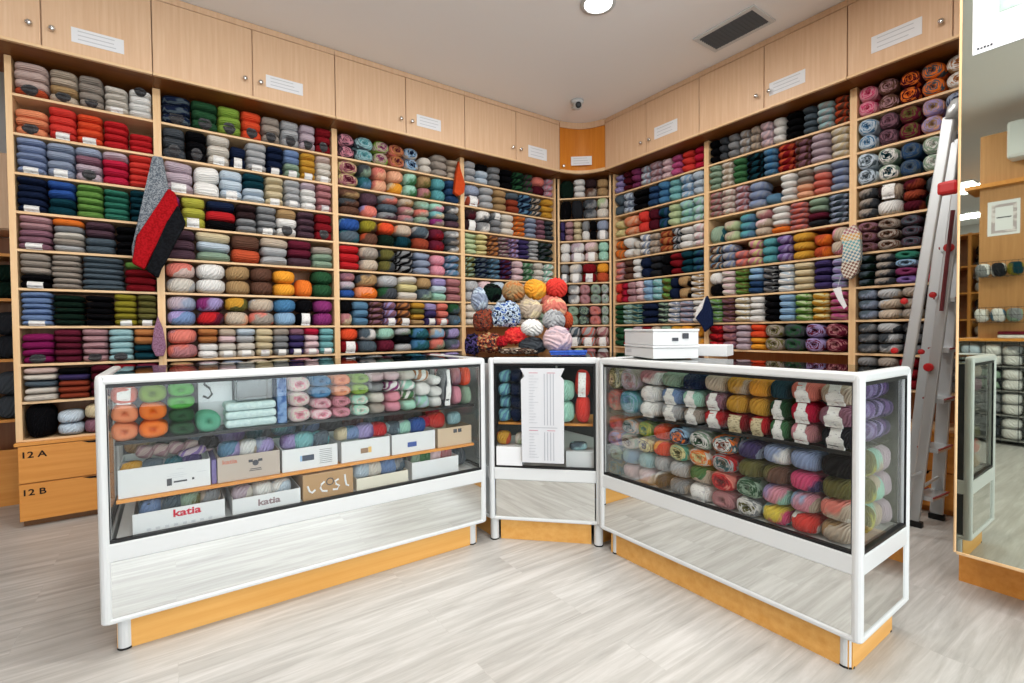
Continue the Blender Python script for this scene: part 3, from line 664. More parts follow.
cabinet('L', -.053, .997, .473, 'beech wall cabinet above the striped scarf bay', 'rl', 1)
cabinet('L', .997, 2.056, 1.532, 'beech wall cabinet above the third shelf bay', 'rl', 2)
cabinet('L', 2.056, 3.104, 2.585, 'beech wall cabinet just left of the curved corner cabinet', 'rl', 3)
cabinet('R', 3.302, 2.294, 2.813, 'beech wall cabinet just right of the curved corner cabinet', 'rl', 4)
cabinet('R', 2.294, 1.273, 1.784, 'beech wall cabinet beside the ceiling vent', 'rl', 5)
cabinet('R', 1.273, .51, .78, 'beech wall cabinet above the ladder beside the mirror', 'rl', 6)
# corner cabinet, concave door
A2, B2_ = Vector((3.105, 3.58)), Vector((3.43, 3.303)); md = (A2+B2_)/2; nn = Vector((-(B2_-A2).y, (B2_-A2).x)).normalized()
arc = []
for k in range(13):
    t_ = k/12; p = A2.lerp(B2_, t_) + nn*(.075*math.sin(PI*t_)); arc.append((p.x, p.y))
t = thing('corner_cabinet', (3.2, 3.4, ZB), 'curved orange beech cabinet filling the upper corner', 'cabinet')
def arcband(z0, z1, off, th, m_, name, par):
    f = [(p[0]+nn.x*off, p[1]+nn.y*off) for p in arc]; b_ = [(p[0]+nn.x*(off+th), p[1]+nn.y*(off+th)) for p in arc]
    return MB().prism(f + b_[::-1], z0, z1).build(name, m_, par)
arcband(ZB+.03, ZT-.06, .002, .016, W_DEEP, 'door', t)
MB().lathe([(0,0),(.006,0),(.005,.012),(.013,.017),(.015,.024),(.011,.03),(0,.032)], (3.148, 3.575, ZB+.06), (-.65,-.75,0), 14).build('knob', CHROME, t)
arcband(ZT-.058, ZT, -.004, .02, W_DOOR, 'filler_strip', t)
arcband(ZB, ZB+.028, -.012, .03, W_SHELF, 'edge_strip', t)
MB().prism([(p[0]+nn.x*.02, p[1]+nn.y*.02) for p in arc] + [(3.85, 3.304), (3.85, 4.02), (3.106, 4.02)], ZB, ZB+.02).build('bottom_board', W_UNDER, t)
MB().prism([(p[0]+nn.x*.03, p[1]+nn.y*.03) for p in arc] + [(3.85, 3.304), (3.85, 4.02), (3.106, 4.02)], ZB+.022, ZT).build('body', W_DEEP, t)

# paper signs on the doors
def sign(name, pts_fn, w, h, lab, lines=3, mat=PAPER, cat='sign', group='paper signs on cabinet doors'):
    """pts_fn: 4x4 matrix placing local x right, z up, y into the surface; origin bottom-left"""
    o = MB().box((0, -.0015, 0), (w, 0, h)).build(name, mat)
    o.matrix_basis = pts_fn; tag(o, lab, cat, group)
    for k in range(lines):
        z = h*(.25+.55*k/max(1, lines-1)); x1 = w*random.uniform(.7, .9)
        q = MB().box((w*.12, -.0022, z-.0025), (x1, -.0016, z+.0025)).build('text_line', INKF); q.parent = o
    return o
T = Matrix.Translation; RZ = lambda a: Matrix.Rotation(a, 4, 'Z')
for x0, x1, z0, z1, lb in ((-.409, -.183, 2.672, 2.752, 'white paper sign on the far left cabinet door'), (.551, .78, 2.695, 2.775, 'white paper sign on the door above the striped scarf bay'),
        (1.622, 1.832, 2.69, 2.78, 'white paper sign on the door above the third shelf bay'), (2.722, 2.94, 2.665, 2.773, 'white paper sign on the door left of the corner cabinet')):
    sign('paper_sign', T((x0, YC-.0005, z0)), x1-x0, z1-z0, lb)
for y0, y1, z0, z1, lb in ((2.723, 2.492, 2.696, 2.795, 'white paper sign on the door right of the corner cabinet'), (1.746, 1.513, 2.678, 2.765, 'white paper sign on the door beside the ceiling vent'),
        (1.148, .91, 2.69, 2.786, 'white paper sign on the door above the ladder')):
    sign('paper_sign', T((XC-.0005, y0, z0)) @ RZ(-PI/2), y0-y1, z1-z0, lb)
pc = A2.lerp(B2_, .25) + nn*.045; ang = math.atan2((B2_-A2).y, (B2_-A2).x)
sign('paper_sign', T((pc.x, pc.y, 2.665)) @ RZ(ang), .20, .085, 'white paper sign on the curved orange corner cabinet')

# ------------------------------------------------------------------ display counters
def counter(loc, pts, kinds, label, legs, shelves, top_inset=.02):
    """pts counter-clockwise; kinds per edge: 'g' glass over mirror, 'b' dark back"""
    t = thing('display_counter', (loc[0], loc[1], 0), label, 'display counter', 'glass display counters')
    n = len(pts); V = [Vector(p) for p in pts]; fr = MB(); gl = MB(); gk = MB(); mi = MB(); bk = MB(); pl = MB()
    c = sum(V, Vector((0,0)))/n
    for i_, p in enumerate(V):
        e1, e2 = (V[(i_+1) % n]-p).normalized(), (V[i_-1]-p).normalized()
        q = p + (e1+e2)*(.0165/abs(e1.x*e2.y-e1.y*e2.x))
        fr.lathe([(0,.112),(.012,.112),(.0165,.118),(.0165,.915),(.015,.924),(.011,.932),(0,.935)], (q.x, q.y, 0), n=14)
    for i in range(n):
        a, b = V[i], V[(i+1) % n]; d = (b-a); L = d.length; d.normalize(); nin = Vector((-d.y, d.x)); rz = math.atan2(d.y, d.x)
        M = T((a.x, a.y, 0)) @ RZ(rz)
        if kinds[i] == 'g': fr.box((.016, .001, .904), (L-.016, .033, .935), .008, M)
        fr.box((.016, .002, .110), (L-.016, .032, .127), .005, M)
        pl.box((.046, .038, .0), (L-.046, .052, .109), 0, M)
        if kinds[i] == 'g':
            fr.box((.02, .003, .316), (L-.02, .030, .377), .004, M)
            z0, z1, x0, x1 = .378, .903, .022, L-.022; g = .010
            gl.box((x0+g, .012, z0+g), (x1-g, .017, z1-g), 0, M)
            gk.box((x0, .006, z0), (x1, .022, z0+g), 0, M); gk.box((x0, .006, z1-g), (x1, .022, z1), 0, M)
            gk.box((x0, .006, z0+g), (x0+g, .022, z1-g), 0, M); gk.box((x1-g, .006, z0+g), (x1, .022, z1-g), 0, M)
            mi.box((.028, .008, .128), (L-.028, .012, .315), 0, M)
        else:
            fr.box((.02, .003, .316), (L-.02, .030, .377), .004, M)
            (fr if kinds[i] == 'w' else bk).box((.03, .012, .131), (L-.03, .022, .311), 0, M); (fr if kinds[i] == 'w' else bk).box((.03, .012, .378), (L-.03, .022, .902), 0, M)
    fr.build('frame', WHITE, t, smooth=False); gl.build('glass_pane', GLASS, t); gk.build('gasket', BLACK, t)['label'] = 'black rubber gasket around the glass'
    mi.build('mirror_panel', MIRROR, t); pl.build('plinth', W_PLINTH, t)
    bk.build('back_panel', plain('3A3E44', .3, 0, .5, 'dark_sliding_door'), t)
    ins = [tuple(p + (c-p).normalized()*.045) for p in V]
    MB().prism(ins, .922, .931).build('top_glass', TOPGLASS, t)
    MB().prism(ins, .356, .376).build('deck', plain('D5D6D6', .5, 0, .4, 'white_board'), t)
    for (poly, z, kind) in shelves:
        MB().prism(poly, z-.012 if kind == 'w' else z-.006, z).build('shelf', W_OR if kind == 'w' else SHELFGLASS, t)
        if kind == 'g': # dark polished front edge of the glass shelf
            a, b = Vector(poly[0]), Vector(poly[1]); 
            MB().obox((a.x, a.y, z-.003), (b.x, b.y, z-.003), .008, .012).build('shelf_edge', BLACK, t)
    for (x, y) in legs:
        l = MB().lathe([(0,.006),(.022,.006),(.022,.109),(0,.109)], (x, y, 0), n=16).build('leg', WHITE, t)
        MB().lathe([(0,0),(.0235,0),(.0235,.0055),(0,.0055)], (x, y, 0), n=16).build('foot_pad', BLACK, l)
    return t
counter((.54, 2.35), [(-.205, 2.052), (1.285, 2.052), (1.285, 2.65), (-.205, 2.65)], 'ggbg', 'long glass display counter on the left with yarn boxes inside',
    [(-.145, 2.105), (1.222, 2.105), (-.145, 2.6), (1.222, 2.6)],
    [([(-.16, 2.10), (1.24, 2.10), (1.24, 2.60), (-.16, 2.60)], .506, 'w'), ([(-.16, 2.10), (1.24, 2.10), (1.24, 2.50), (-.16, 2.50)], .702, 'g')])
counter((1.9, 1.12), [(1.678, 1.668), (1.678, .575), (2.105, .575), (2.105, 1.668)], 'ggbg', 'glass display counter on the right packed with yarn balls',
    [(1.735, 1.60), (1.735, .635), (2.05, 1.60), (2.05, .635)],
    [([(1.72, 1.62), (1.72, .62), (2.07, .62), (2.07, 1.62)], .680, 'g')])
CO = Vector((1.315, 2.07)); CE = Vector((1.705, 1.68))
counter((1.75, 2.1), [tuple(CO), tuple(CE), (2.24, 1.68), (2.24, 2.63), (1.315, 2.63)], 'gwbbw', 'narrow angled corner display counter behind the price list',
    [(CO.x+.035, CO.y+.015), (CE.x-.005+.02, CE.y+.03), (2.19, 2.58), (1.37, 2.58)],
    [([(CO.x+.06, CO.y+.01), (CE.x+.01, CE.y+.06), (CE.x+.21, CE.y+.26), (CO.x+.26, CO.y+.21)], .60, 'w')])

# contents of the left counter
UL = ((1,0),(0,1))
GU = 'yarn on the upper shelf of the left counter'
stacks("c~sa/c~so*2 t | c~lm/c~or*2 | c~bg2*2/c~fg*2 | c~mt*1 @.40", 'c', (0, 2.118), *UL, 0, .703, .192, .12, 'upper shelf, left counter', GU, edges=[-.172, -.096, -.012, .070, .150])
stacks("c~lp+ow+pk*3 | c~bl/c~bl/c~lp+pk/c~lp+pk | c~so/c~so+pe/c~pk+ro/c~pk+ro | c~lm/c~lm/c~mi+ow/c~mi+ow | h~lp/h~gy/h~ow/h~tp | h~lp/h~ma+wh/h~pk/h~pk | h~ow/h~wh+mi/h~gr+wh/h~mi | h~co+wh/h~wh/h~pb+mi | h~wh/h~wh/h~wh @.8 | b~dg+gy*1 n | b~ro+mv/b~pk | b~oo/b~sg",
    'b', (0, 2.118), *UL, 0, .703, .192, .12, 'upper shelf right end, left counter', GU+', right end', edges=[.385, .47, .555, .635, .715, .79, .865, .94, 1.01, 1.075, 1.13, 1.185, 1.235])
def tagbox(name, lo, hi, mat, lab, cat, group=None, bev=.002, rz=0):
    c = ((lo[0]+hi[0])/2, (lo[1]+hi[1])/2, lo[2])
    o = MB().box((lo[0]-c[0], lo[1]-c[1], 0), (hi[0]-c[0], hi[1]-c[1], hi[2]-lo[2]), bev).build(name, mat)
    o.location = c; o.rotation_euler = (0, 0, rz); o.matrix_basis = T(c) @ RZ(rz)
    return tag(o, lab, cat, group)
tagbox('paper_pad', (.085, 2.25, .703), (.20, 2.28, .89), PAPER, 'white card standing behind the sea green yarn ball', 'card')
cb_ = MB().tube([(.108, 2.235, .89), (.105, 2.235, .87), (.122, 2.235, .855), (.13, 2.235, .83), (.118, 2.235, .815), (.1, 2.235, .825)], .004).build('black_cord', BLACK, smooth=True); tag(cb_, 'black cord hanging in front of the white card', 'cord')
bx = thing('clear_box', (.28, 2.22, .80), 'clear plastic box on the pale folded cloths', 'box')
MB().box((.205, 2.16, .801), (.335, 2.30, .885), .004).build('body', glass_mat('frosted_plastic', (.72, .80, .80, 1), 1.5, .15), bx)
MB().box((.203, 2.155, .8855), (.337, 2.305, .894), .003).build('lid', plain('C4D0D2', .3), bx)
for k in range(3): tagbox('folded_cloth', (.165, 2.13+.004*k, .7035+.032*k), (.345, 2.27, .734+.032*k), knit_mat('pale_aqua_cloth', 'BCD2D4', 'CADDDD', 60), ['bottom','middle','top'][k]+' pale aqua folded cloth under the clear box', 'cloth', 'folded aqua cloths', .012)
tagbox('yarn_packet', (.348, 2.14, .703), (.383, 2.3, .885), knit_mat('blue_packet', '3E5E94', '7E9CC4', 40), 'blue packet standing beside the clear plastic box', 'packet')

def open_box(lo, hi, mat, lab, group, cut=0):
    t = thing('storage_box', ((lo[0]+hi[0])/2, (lo[1]+hi[1])/2, lo[2]), lab, 'box', group)
    w = .003; mb = MB(); x0, y0, z0 = lo; x1, y1, z1 = hi
    mb.box((x0,y0,z0),(x1,y0+w,z1-cut)); mb.box((x0,y1-w,z0),(x1,y1,z1)); mb.box((x0,y0+w,z0),(x0+w,y1-w,z1)); mb.box((x1-w,y0+w,z0),(x1,y1-w,z1)); mb.box((x0+w,y0+w,z0),(x1-w,y1-w,z0+w))
    mb.build('carton', mat, t); return t
def text_on(par, body, x, y, z, size, mat, name='lettering', sx=1.0, depth=.0005, rz=0, bold=.0006):
    c = bpy.data.curves.new(name, 'FONT'); c.body = body; c.size = size; c.extrude = depth; c.offset = bold; c.materials.append(mat)
    ob = bpy.data.objects.new(name, c); COL.objects.link(ob)
    ob.parent = par; W = T((x, y, z)) @ RZ(rz) @ Matrix.Rotation(PI/2, 4, 'X') @ Matrix.Diagonal((sx, 1, 1, 1))
    ob.matrix_parent_inverse = par.matrix_basis.inverted(); ob.matrix_basis = W
    return ob
def printed(par, rects, mat, y, name='printed_mark'):
    for (x0, x1, z0, z1) in rects: MB().box((x0, y-.0008, z0), (x1, y-.0001, z1)).build(name, mat, par)
WB = plain('D8DADC', .6, 0, .3, 'white_cardboard')
zs = .507; gB = 'storage boxes on the wooden shelf of the left counter'
b1 = open_box((-.155, 2.112, zs), (.112, 2.38, zs+.098), WB, 'white printed box at the left end of the wooden shelf', gB)
printed(b1, [(-.02, -.005, zs+.02, zs+.045), (.0, .04, zs+.028, zs+.034), (.055, .062, zs+.03, zs+.038)], INK, 2.112); printed(b1, [(-.01, .03, zs+.06, zs+.0615), (-.02, .04, zs+.053, zs+.0545), (-.015, .03, zs+.046, zs+.0475), (.07, .1, zs+.055, zs+.0565), (.01, .03, zs+.075, zs+.0765)], INKF, 2.112)
b2 = open_box((.135, 2.112, zs), (.348, 2.38, zs+.095), GREYCARD, 'greyish beige box with a sheep head mark', gB)
text_on(b2, 'katia', .15, 2.1115, zs+.068, .022, plain('C07A6A', .7), sx=1.2)
MB().lathe([(0,0),(.011,0),(.011,.0008),(0,.0008)], (.262, 2.1115, zs+.058), (0,-1,0), 16).build('printed_mark', INK, b2)
printed(b2, [(.238, .253, zs+.062, zs+.072), (.271, .286, zs+.062, zs+.072), (.243, .281, zs+.034, zs+.037), (.24, .284, zs+.028, zs+.0305)], INK, 2.112)
tagbox('purple_packet', (.116, 2.114, zs), (.132, 2.3, zs+.09), plain('6A5E94', .5), 'thin purple packet standing between two boxes', 'packet')
b3 = open_box((.357, 2.112, zs), (.573, 2.38, zs+.09), WB, 'white box with a small dark picture and printed text', gB)
printed(b3, [(.432, .478, zs+.035, zs+.058)], plain('2E3A4E', .5), 2.112); printed(b3, [(.424, .431, zs+.035, zs+.058)], plain('88B0D8', .5), 2.112)
printed(b3, [(.50, .55, zs+.072-.008*k, zs+.0735-.008*k) for k in range(8)], INK, 2.112)
b4 = open_box((.59, 2.112, zs), (.804, 2.38, zs+.09), WB, 'white box with a small brown picture on its front', gB)
printed(b4, [(.672, .705, zs+.03, zs+.052)], plain('8A6A4E', .5), 2.112); printed(b4, [(.706, .72, zs+.03, zs+.055)], plain('D9B060', .5), 2.112)
b5 = open_box((.815, 2.112, zs), (1.03, 2.38, zs+.09), WB, 'white box with a small blue label on its front', gB)
printed(b5, [(.89, .935, zs+.026, zs+.048)], plain('2A4A94', .4), 2.112)
b6 = open_box((1.045, 2.112, zs), (1.232, 2.38, zs+.09), plain('C4AE94', .75, 0, .2, 'pale_cardboard'), 'pale cardboard box at the right end of the wooden shelf', gB)
printed(b6, [(1.13, 1.15, zs+.062, zs+.08), (1.155, 1.175, zs+.062, zs+.08)], INK, 2.112)
gM = 'yarn heaped in the boxes on the wooden shelf'
def row_in(specs, y, z, r, grp, where):
    for k, (x, sp_, *ex) in enumerate(specs):
        rr = ex[0] if ex else r; st = ex[1] if len(ex) > 1 else 'b'
        put(st, sp_, (x, y, z), (rr*2.2, rr*2.0, rr*1.9), f"{colour_words(sp_)} {NOUN[st][1]} {where[k] if isinstance(where, list) else where}", grp, rz=random.uniform(-.3, .3))
row_in([(-.12, 'mu+gy'), (-.06, 'sl'), (-.0, 'tl+gy'), (.055, 'pu')], 2.17, zs+.085, .03, gM, 'heaped in the white printed box')
for k in range(5): put('k', 'dp+bp', (-.085+.048*k, 2.25, zs+.125), (.055, .06, .05), ['first','second','third','fourth','fifth'][k]+' dusty pink twist lying atop the white printed box', gM, ry=.3)
put('h', 'vi+li', (.06, 2.18, zs+.118), (.09, .05, .035), 'lilac skein lying across the white printed box', gM, ry=-.15)
put('b', 'bk', (.115, 2.24, zs+.135), (.07, .06, .05), 'black yarn ball at the right of the white printed box', gM)
row_in([(.18, 'lv+du', .036), (.245, 'bg+wh', .034), (.30, 'gb+lv', .034)], 2.19, zs+.105, .03, gM, 'in the sheep head box')
row_in([(.40, 'vi+lv', .034), (.45, 'aq+du', .04), (.52, 'tq+sl', .036)], 2.19, zs+.105, .03, gM, 'in the box with a dark picture')
row_in([(.615, 'cr', .03), (.655, 'cb+du', .032), (.715, 'lv+vi', .038), (.775, 'rd', .036)], 2.19, zs+.112, .03, gM, 'in the box with a brown picture')
row_in([(.85, 'sl+pa', .034), (.90, 'mi+lg', .034), (.965, 'rb', .04)], 2.19, zs+.108, .03, gM, 'in the box with a blue label')
row_in([(1.02, 'cm', .03), (1.085, 'sc', .042), (1.185, 'pa', .034)], 2.22, zs+.115, .03, gM, 'in the pale cardboard box')
stacks("b~bg+tn*2 | b~dk*2 | b~gb+lv*2 | b~lv+vi*2 | b~tl+sl*2 | b~aq+du*2 | b~cb+sl*2 | b~ch*2 | b~ru+bu*2 | b~sl+tl*2 | b~bu*2 | b~dg*2 | b~cm+bu*2", 'b', (-.16, 2.40), *UL, 1.38, zs+.001, .17, .12, 'back of wooden shelf, left counter', 'yarn at the back of the wooden shelf', y_in=0)
gL = 'storage boxes on the floor of the left counter'; zf = .377
c1 = open_box((-.118, 2.098, zf), (.155, 2.38, zf+.072), WB, 'low white box with red lettering on the counter floor', gL)
text_on(c1, 'katia', -.005, 2.0975, zf+.04, .036, REDINK, sx=1.25, bold=.001)
printed(c1, [(-.08+.026*k, -.068+.026*k, zf+.008, zf+.016) for k in range(8)], INKF, 2.098)
c2 = open_box((.18, 2.098, zf), (.42, 2.38, zf+.062), WB, 'low white box with grey lettering on the counter floor', gL)
text_on(c2, 'katia', .265, 2.0975, zf+.022, .034, plain('8E7A7E', .7), sx=1.25, bold=.001)
c3 = tagbox('cardboard_box', (.43, 2.10, zf), (.634, 2.36, zf+.108), CARD, 'closed brown cardboard box with white handwritten letters', 'box')
def stroke(pts, r=.004):
    o = MB().tube([(x, 2.0985, z) for x, z in pts], r, 6).build('painted_letter', PAPER, c3)
stroke([(.448, zf+.062), (.455, zf+.04), (.465, zf+.032), (.478, zf+.042)])
stroke([(.515, zf+.07), (.502, zf+.06), (.498, zf+.045), (.505, zf+.032), (.525, zf+.028)])
stroke([(.572, zf+.07), (.558, zf+.064), (.562, zf+.05), (.574, zf+.042), (.566, zf+.028), (.548, zf+.03)])
stroke([(.598, zf+.085), (.6, zf+.06), (.604, zf+.04), (.614, zf+.034)])
MB().lathe([(.012,0),(.016,0),(.016,.0008),(.012,.0008)], (.537, 2.0995, zf+.066), (0,-1,0), 18).build('printed_mark', INK, c3)
c4 = open_box((.648, 2.098, zf), (.885, 2.38, zf+.055), plain('D8D2C2', .7), 'low cream basket box of white and blue yarn', gL)
c5 = open_box((.905, 2.098, zf), (1.148, 2.38, zf+.082), WB, 'white box of pink and red yarn on the counter floor', gL)
gN = 'yarn heaped in the low boxes'
row_in([(-.07, 'cb+sl'), (-.01, 'sl+gy'), (.05, 'sg+ol'), (.11, 'bg+gy')], 2.17, zf+.07, .032, gN, 'in the low box with red lettering')
row_in([(.22, 'ow+li'), (.29, 'wh'), (.36, 'pb+wh')], 2.17, zf+.062, .034, gN, 'in the low box with grey lettering')
row_in([(.69, 'pb'), (.745, 'ow'), (.81, 'cb', .04), (.855, 'sl+gy')], 2.17, zf+.07, .035, gN, 'in the low cream basket box')
row_in([(.945, 'sg+mg'), (.99, 'dg+gr'), (1.05, 'lp'), (1.105, 'sc+ro')], 2.17, zf+.085, .034, gN, 'in the white box of pink and red yarn')
put('b', 'sl+dg', (1.195, 2.2, zf+.055), (.07, .1, .1), 'slate yarn ball standing right of the white box', gN)

# contents of the corner counter
s2 = .70710678; uc, nc_ = (s2, -s2), (s2, s2); oc = (CO.x+.02+nc_[0]*.035, CO.y-.02+nc_[1]*.035)
stacks("h~du+aq*4 | h~nv*4 :1.1 | h~lg*4 | b~wh*4 | b~mi*2 @.78 :1.4 | b~sc*2 t :.9", 'h', oc, uc, nc_, .485, .605, .27, .12, 'upper shelf, corner counter', 'yarn on the upper shelf of the corner counter', edges=[.01, .07, .13, .2, .27, .40, .475])
tagbox('storage_box', (1.425-.075, 2.055-.06, .377), (1.425+.075, 2.055+.06, .377+.105), WB, 'white box at the left inside the corner counter', 'box', None, .002, -PI/4)
tagbox('storage_box', (1.70-.075, 1.81-.05, .377), (1.70+.075, 1.81+.05, .377+.085), WB, 'white box at the right inside the corner counter', 'box', None, .002, -PI/4)
put('b', 'bo+mu', (1.425-.02, 2.075, .377+.105+.035), (.075, .07, .07), 'rust and mustard yarn ball on the left box of the corner counter', 'corner counter yarn', rz=-PI/4)
put('b', 'ow+pg', (1.475, 2.02, .377+.105+.03), (.06, .06, .06), 'off-white yarn ball on the left box of the corner counter', 'corner counter yarn', rz=-PI/4)
put('b', 'lv', (1.41, 2.10, .377+.105+.012), (.05, .05, .025), 'lavender yarn scrap on the left box of the corner counter', 'corner counter yarn', rz=-PI/4)
put('b', 'sl+pa', (1.69, 1.82, .377+.085+.02), (.09, .07, .04), 'slate yarn ball on the right box of the corner counter', 'corner counter yarn', rz=-PI/4)
# hanging price list
pl_ = thing('price_list', (CO.x, CO.y, .41), 'tall white price list with columns on the corner counter glass', 'price list')
def CL(x, z, y): return (1.339+uc[0]*x+nc_[0]*y, 2.061+uc[1]*x+nc_[1]*y, z)
yp = -.022
outl = [(.143,.412), (.352,.412), (.354,.825), (.338,.842), (.357,.882), (.137,.882), (.158,.842), (.140,.825)]
MB().poly([CL(x, z, yp) for x, z in outl], (nc_[0]*.0015, nc_[1]*.0015, 0)).build('sheet', plain('C6C8CC', .7, 0, .2), pl_)
LISTINK = plain('9EA2AA', .8, 0, .1)
def mark(x0, x1, z0, z1, m_, nm='printed_line'):
    MB().poly([CL(x0, z0, yp-.0012), CL(x1, z0, yp-.0012), CL(x1, z1, yp-.0012), CL(x0, z1, yp-.0012)], (nc_[0]*.0008, nc_[1]*.0008, 0)).build(nm, m_, pl_)
for x in (.255, .27, .285, .30): mark(x, x+.0035, .60, .855, LISTINK); mark(x, x+.0035, .425, .565, LISTINK)
for z in (.858, .572): mark(.18, .225, z, z+.003, plain('B87080', .8), 'printed_heading'); mark(.27, .31, z, z+.003, plain('B87080', .8), 'printed_heading')
for k in range(17): mark(.18, .18+random.uniform(.02, .05), .843-.0145*k, .8445-.0145*k, LISTINK)
for k in range(9): mark(.18, .18+random.uniform(.02, .05), .555-.0145*k, .5565-.0145*k, LISTINK)
mark(.18, .32, .586, .589, LISTINK)

# contents of the right counter
ur, nr = (0,-1), (1,0); orr = (1.728, 1.645)
GR = 'yarn on the upper shelf of the right counter'; GQ = 'yarn on the floor of the right counter'
E1 = [.0, .075, .185, .30, .41, .505, .60, .69, .765, .835, .925, 1.03]
stacks("c~ol+py*1/c~sa+tp | c~tp+li+ro*1/c~tq+lb | b~ro+wh/b~wh*2 N | b~sg/b~cb/b~lg N | b~nv/b~mi/b~tp m N | b~bg/b~mv/b~rd N | b~mu+bg/b~mu/b~dr m | b~yo/b~mu/b~rd m | b~dt/b~fg/b~gr N | b~sa/b~cm/b~pk+ro n | b~bg/b~mv/b~ch n",
    'b', orr, ur, nr, 0, .682, .215, .14, 'upper shelf, right counter', GR, edges=E1)
E2 = [.0, .085, .18, .26, .345, .44, .545, .645, .74, .835, .93, 1.03]
stacks("c~rd+sc/c~sa+lv+ro/c~tl+sg+ol/c~tl+ol | c~pe+lg+dt/c~sg+bg+br/b~pa+lb/b~lp | c~lm+yg+em/c~tn+py+pu/b~pa/b~lp+wh | b~oo/b~oo+yo/b~lg/b~wh+dg | c~lb+nv+or/c~mt+py+ol/b~lg/b~gy+bg | c~sg+wh+fg/c~ow+or+py/b~bg+gr/b~wh ! | c~or+tl+wh+ru/c~rd+lg+tl/c~sa+rd+dr/c~ro | b~gb+pu/b~ol/c~sg+fg+sg/c~gy+wh+ol | b~pw+wh/b~ol+br/b~lv+pk+mi/b~aq+ye+hp | b~pw/b~hp+pu/b~bg+lb+pk/b~sc+wh | b~bk/b~ol/b~ow+sa+bg/b~bg+tn",
    'b', orr, ur, nr, 0, .377, .29, .14, 'counter floor, right counter', GQ, edges=E2)
stacks("k~lv+vi*3 | k~pu+lv*3 | k~vi+pu*3", 'k', (1.87, .632), (1,0), (0,1), .2, .682, .215, .12, 'upper end glass, right counter', 'yarn seen through the end glass')
stacks("b~ol+yg*3 | b~mi+bg*3 | b~li*3", 'b', (1.87, .632), (1,0), (0,1), .2, .377, .29, .12, 'lower end glass, right counter', 'yarn seen through the end glass below')

# ------------------------------------------------------------------ things on the counters
gP = 'chunky yarn heaped on the corner counter'
def big(spec, p, r, lab, st='g', rz=-.6, ry=0, sz=None):
    d = sz or (r*2.15, r*2, r*2); put(st, spec, p, d, lab, gP, rz=rz, ry=ry)
big('wh', (1.672, 2.178, 1.085), .06, 'chunky white yarn ball in the middle of the heap', sz=(.13,.12,.10))
big('lp+li', (1.76, 2.06, 1.018), .08, 'large pale pink swirled yarn ball at the heap front', sz=(.165,.14,.155))
big('dg+ch', (1.674, 2.176, .985), .06, 'charcoal yarn ball under the white one', sz=(.16,.13,.10))
big('lg+gy', (1.768, 2.10, 1.128), .06, 'light grey swirled yarn ball above the pale pink one', sz=(.13,.12,.12))
big('bg+cr', (1.70, 2.225, 1.19), .065, 'beige chunky yarn ball under the amber one', sz=(.135,.12,.125))
big('sa+pe', (1.815, 2.15, 1.20), .07, 'salmon chunky yarn ball under the scarlet one', sz=(.145,.13,.13))
big('sc', (1.852, 2.175, 1.318), .062, 'scarlet chunky yarn ball topping the heap at right', sz=(.13,.12,.12))
big('yo+mu', (1.755, 2.25, 1.308), .065, 'amber chunky yarn ball on top of the heap', sz=(.135,.12,.125))
big('tn+co', (1.66, 2.335, 1.302), .07, 'tan chunky yarn ball on top of the heap', sz=(.14,.13,.125))
big('dk+bk', (1.57, 2.425, 1.295), .055, 'black chunky yarn ball on top of the heap', sz=(.115,.11,.115))
big('gb+pb', (1.50, 2.46, 1.255), .055, 'pale blue grey yarn ball at the upper left of the heap', sz=(.105,.11,.15))
big('nv+pb+rb', (1.585, 2.305, 1.165), .08, 'blue and white fluffy yarn ball in the heap', 'f', sz=(.17,.13,.16))
big('rd+sc', (1.61, 2.25, 1.04), .06, 'red fluffy yarn ball low in the heap', 'f', sz=(.13,.12,.11))
big('rd+dr', (1.545, 2.29, 1.01), .04, 'small red fluffy yarn ball beside the bigger red one', 'f', sz=(.07,.08,.07))
big('br+ru+ch', (1.49, 2.40, 1.13), .06, 'brown flecked yarn hank under the pale blue grey ball', 'f', sz=(.125,.13,.14))
big('ch+ru+tn', (1.50, 2.36, 1.0), .07, 'dark brown flecked yarn hank at the base of the heap', 'f', sz=(.16,.13,.13))
big('pu+bk', (1.425, 2.42, .995), .06, 'dark purple yarn hank at the left foot of the heap', 'f', sz=(.09,.13,.13))
big('bo', (1.895, 2.13, 1.13), .045, 'burnt orange yarn ball at the right of the heap', sz=(.07,.09,.10))
big('br+bk+bg', (1.59, 2.20, .955), .03, 'flat brown flecked shawl at the foot of the heap', 'f', sz=(.22,.12,.042))
o = MB()
for k, w in enumerate((.19, .20)): o.box((-w/2, -.06, .012*k), (w/2, .06, .012*k+.0115), .004)
o = o.build('folded_cloth', knit_mat('royal_blue_knit', '2E4CA0', '3C5CB4', 90)); o.matrix_basis = T((1.775, 1.985, .935)) @ RZ(-PI/4); tag(o, 'folded royal blue cloth at the right foot of the yarn heap', 'cloth')

def white_carton(z, h, lab, extra=0):
    t = thing('white_carton', (1.975, 1.53, z), lab, 'box', 'white cartons stacked on the right counter', math.radians(62.8))
    def Q(mb, n_, m_, par=None): ob = mb.build(n_, m_); ob.parent = par or t; return ob
    Q(MB().box((-.175, -.10, 0), (.175, .12, h-.012), .003), 'carton', WB); Q(MB().box((-.178, -.103, h-.0115), (.178, .123, h-.0005), .003), 'lid', WB)
    return t, Q
t, Q = white_carton(.935, .06, 'lower of two white cartons stacked on the right counter')
Q(MB().box((.08, .1201, .02), (.15, .1207, .038)), 'printed_mark', INKF)
t, Q = white_carton(.996, .075, 'upper of two white cartons stacked on the right counter')
for a in ((-.1782, -.05, .01, .03, .055), (-.1782, .0, .04, .02, .035)):
    Q(MB().box((a[0]-.0006, a[1], a[3]), (a[0], a[1]+.03, a[4])), 'printed_mark', INK)
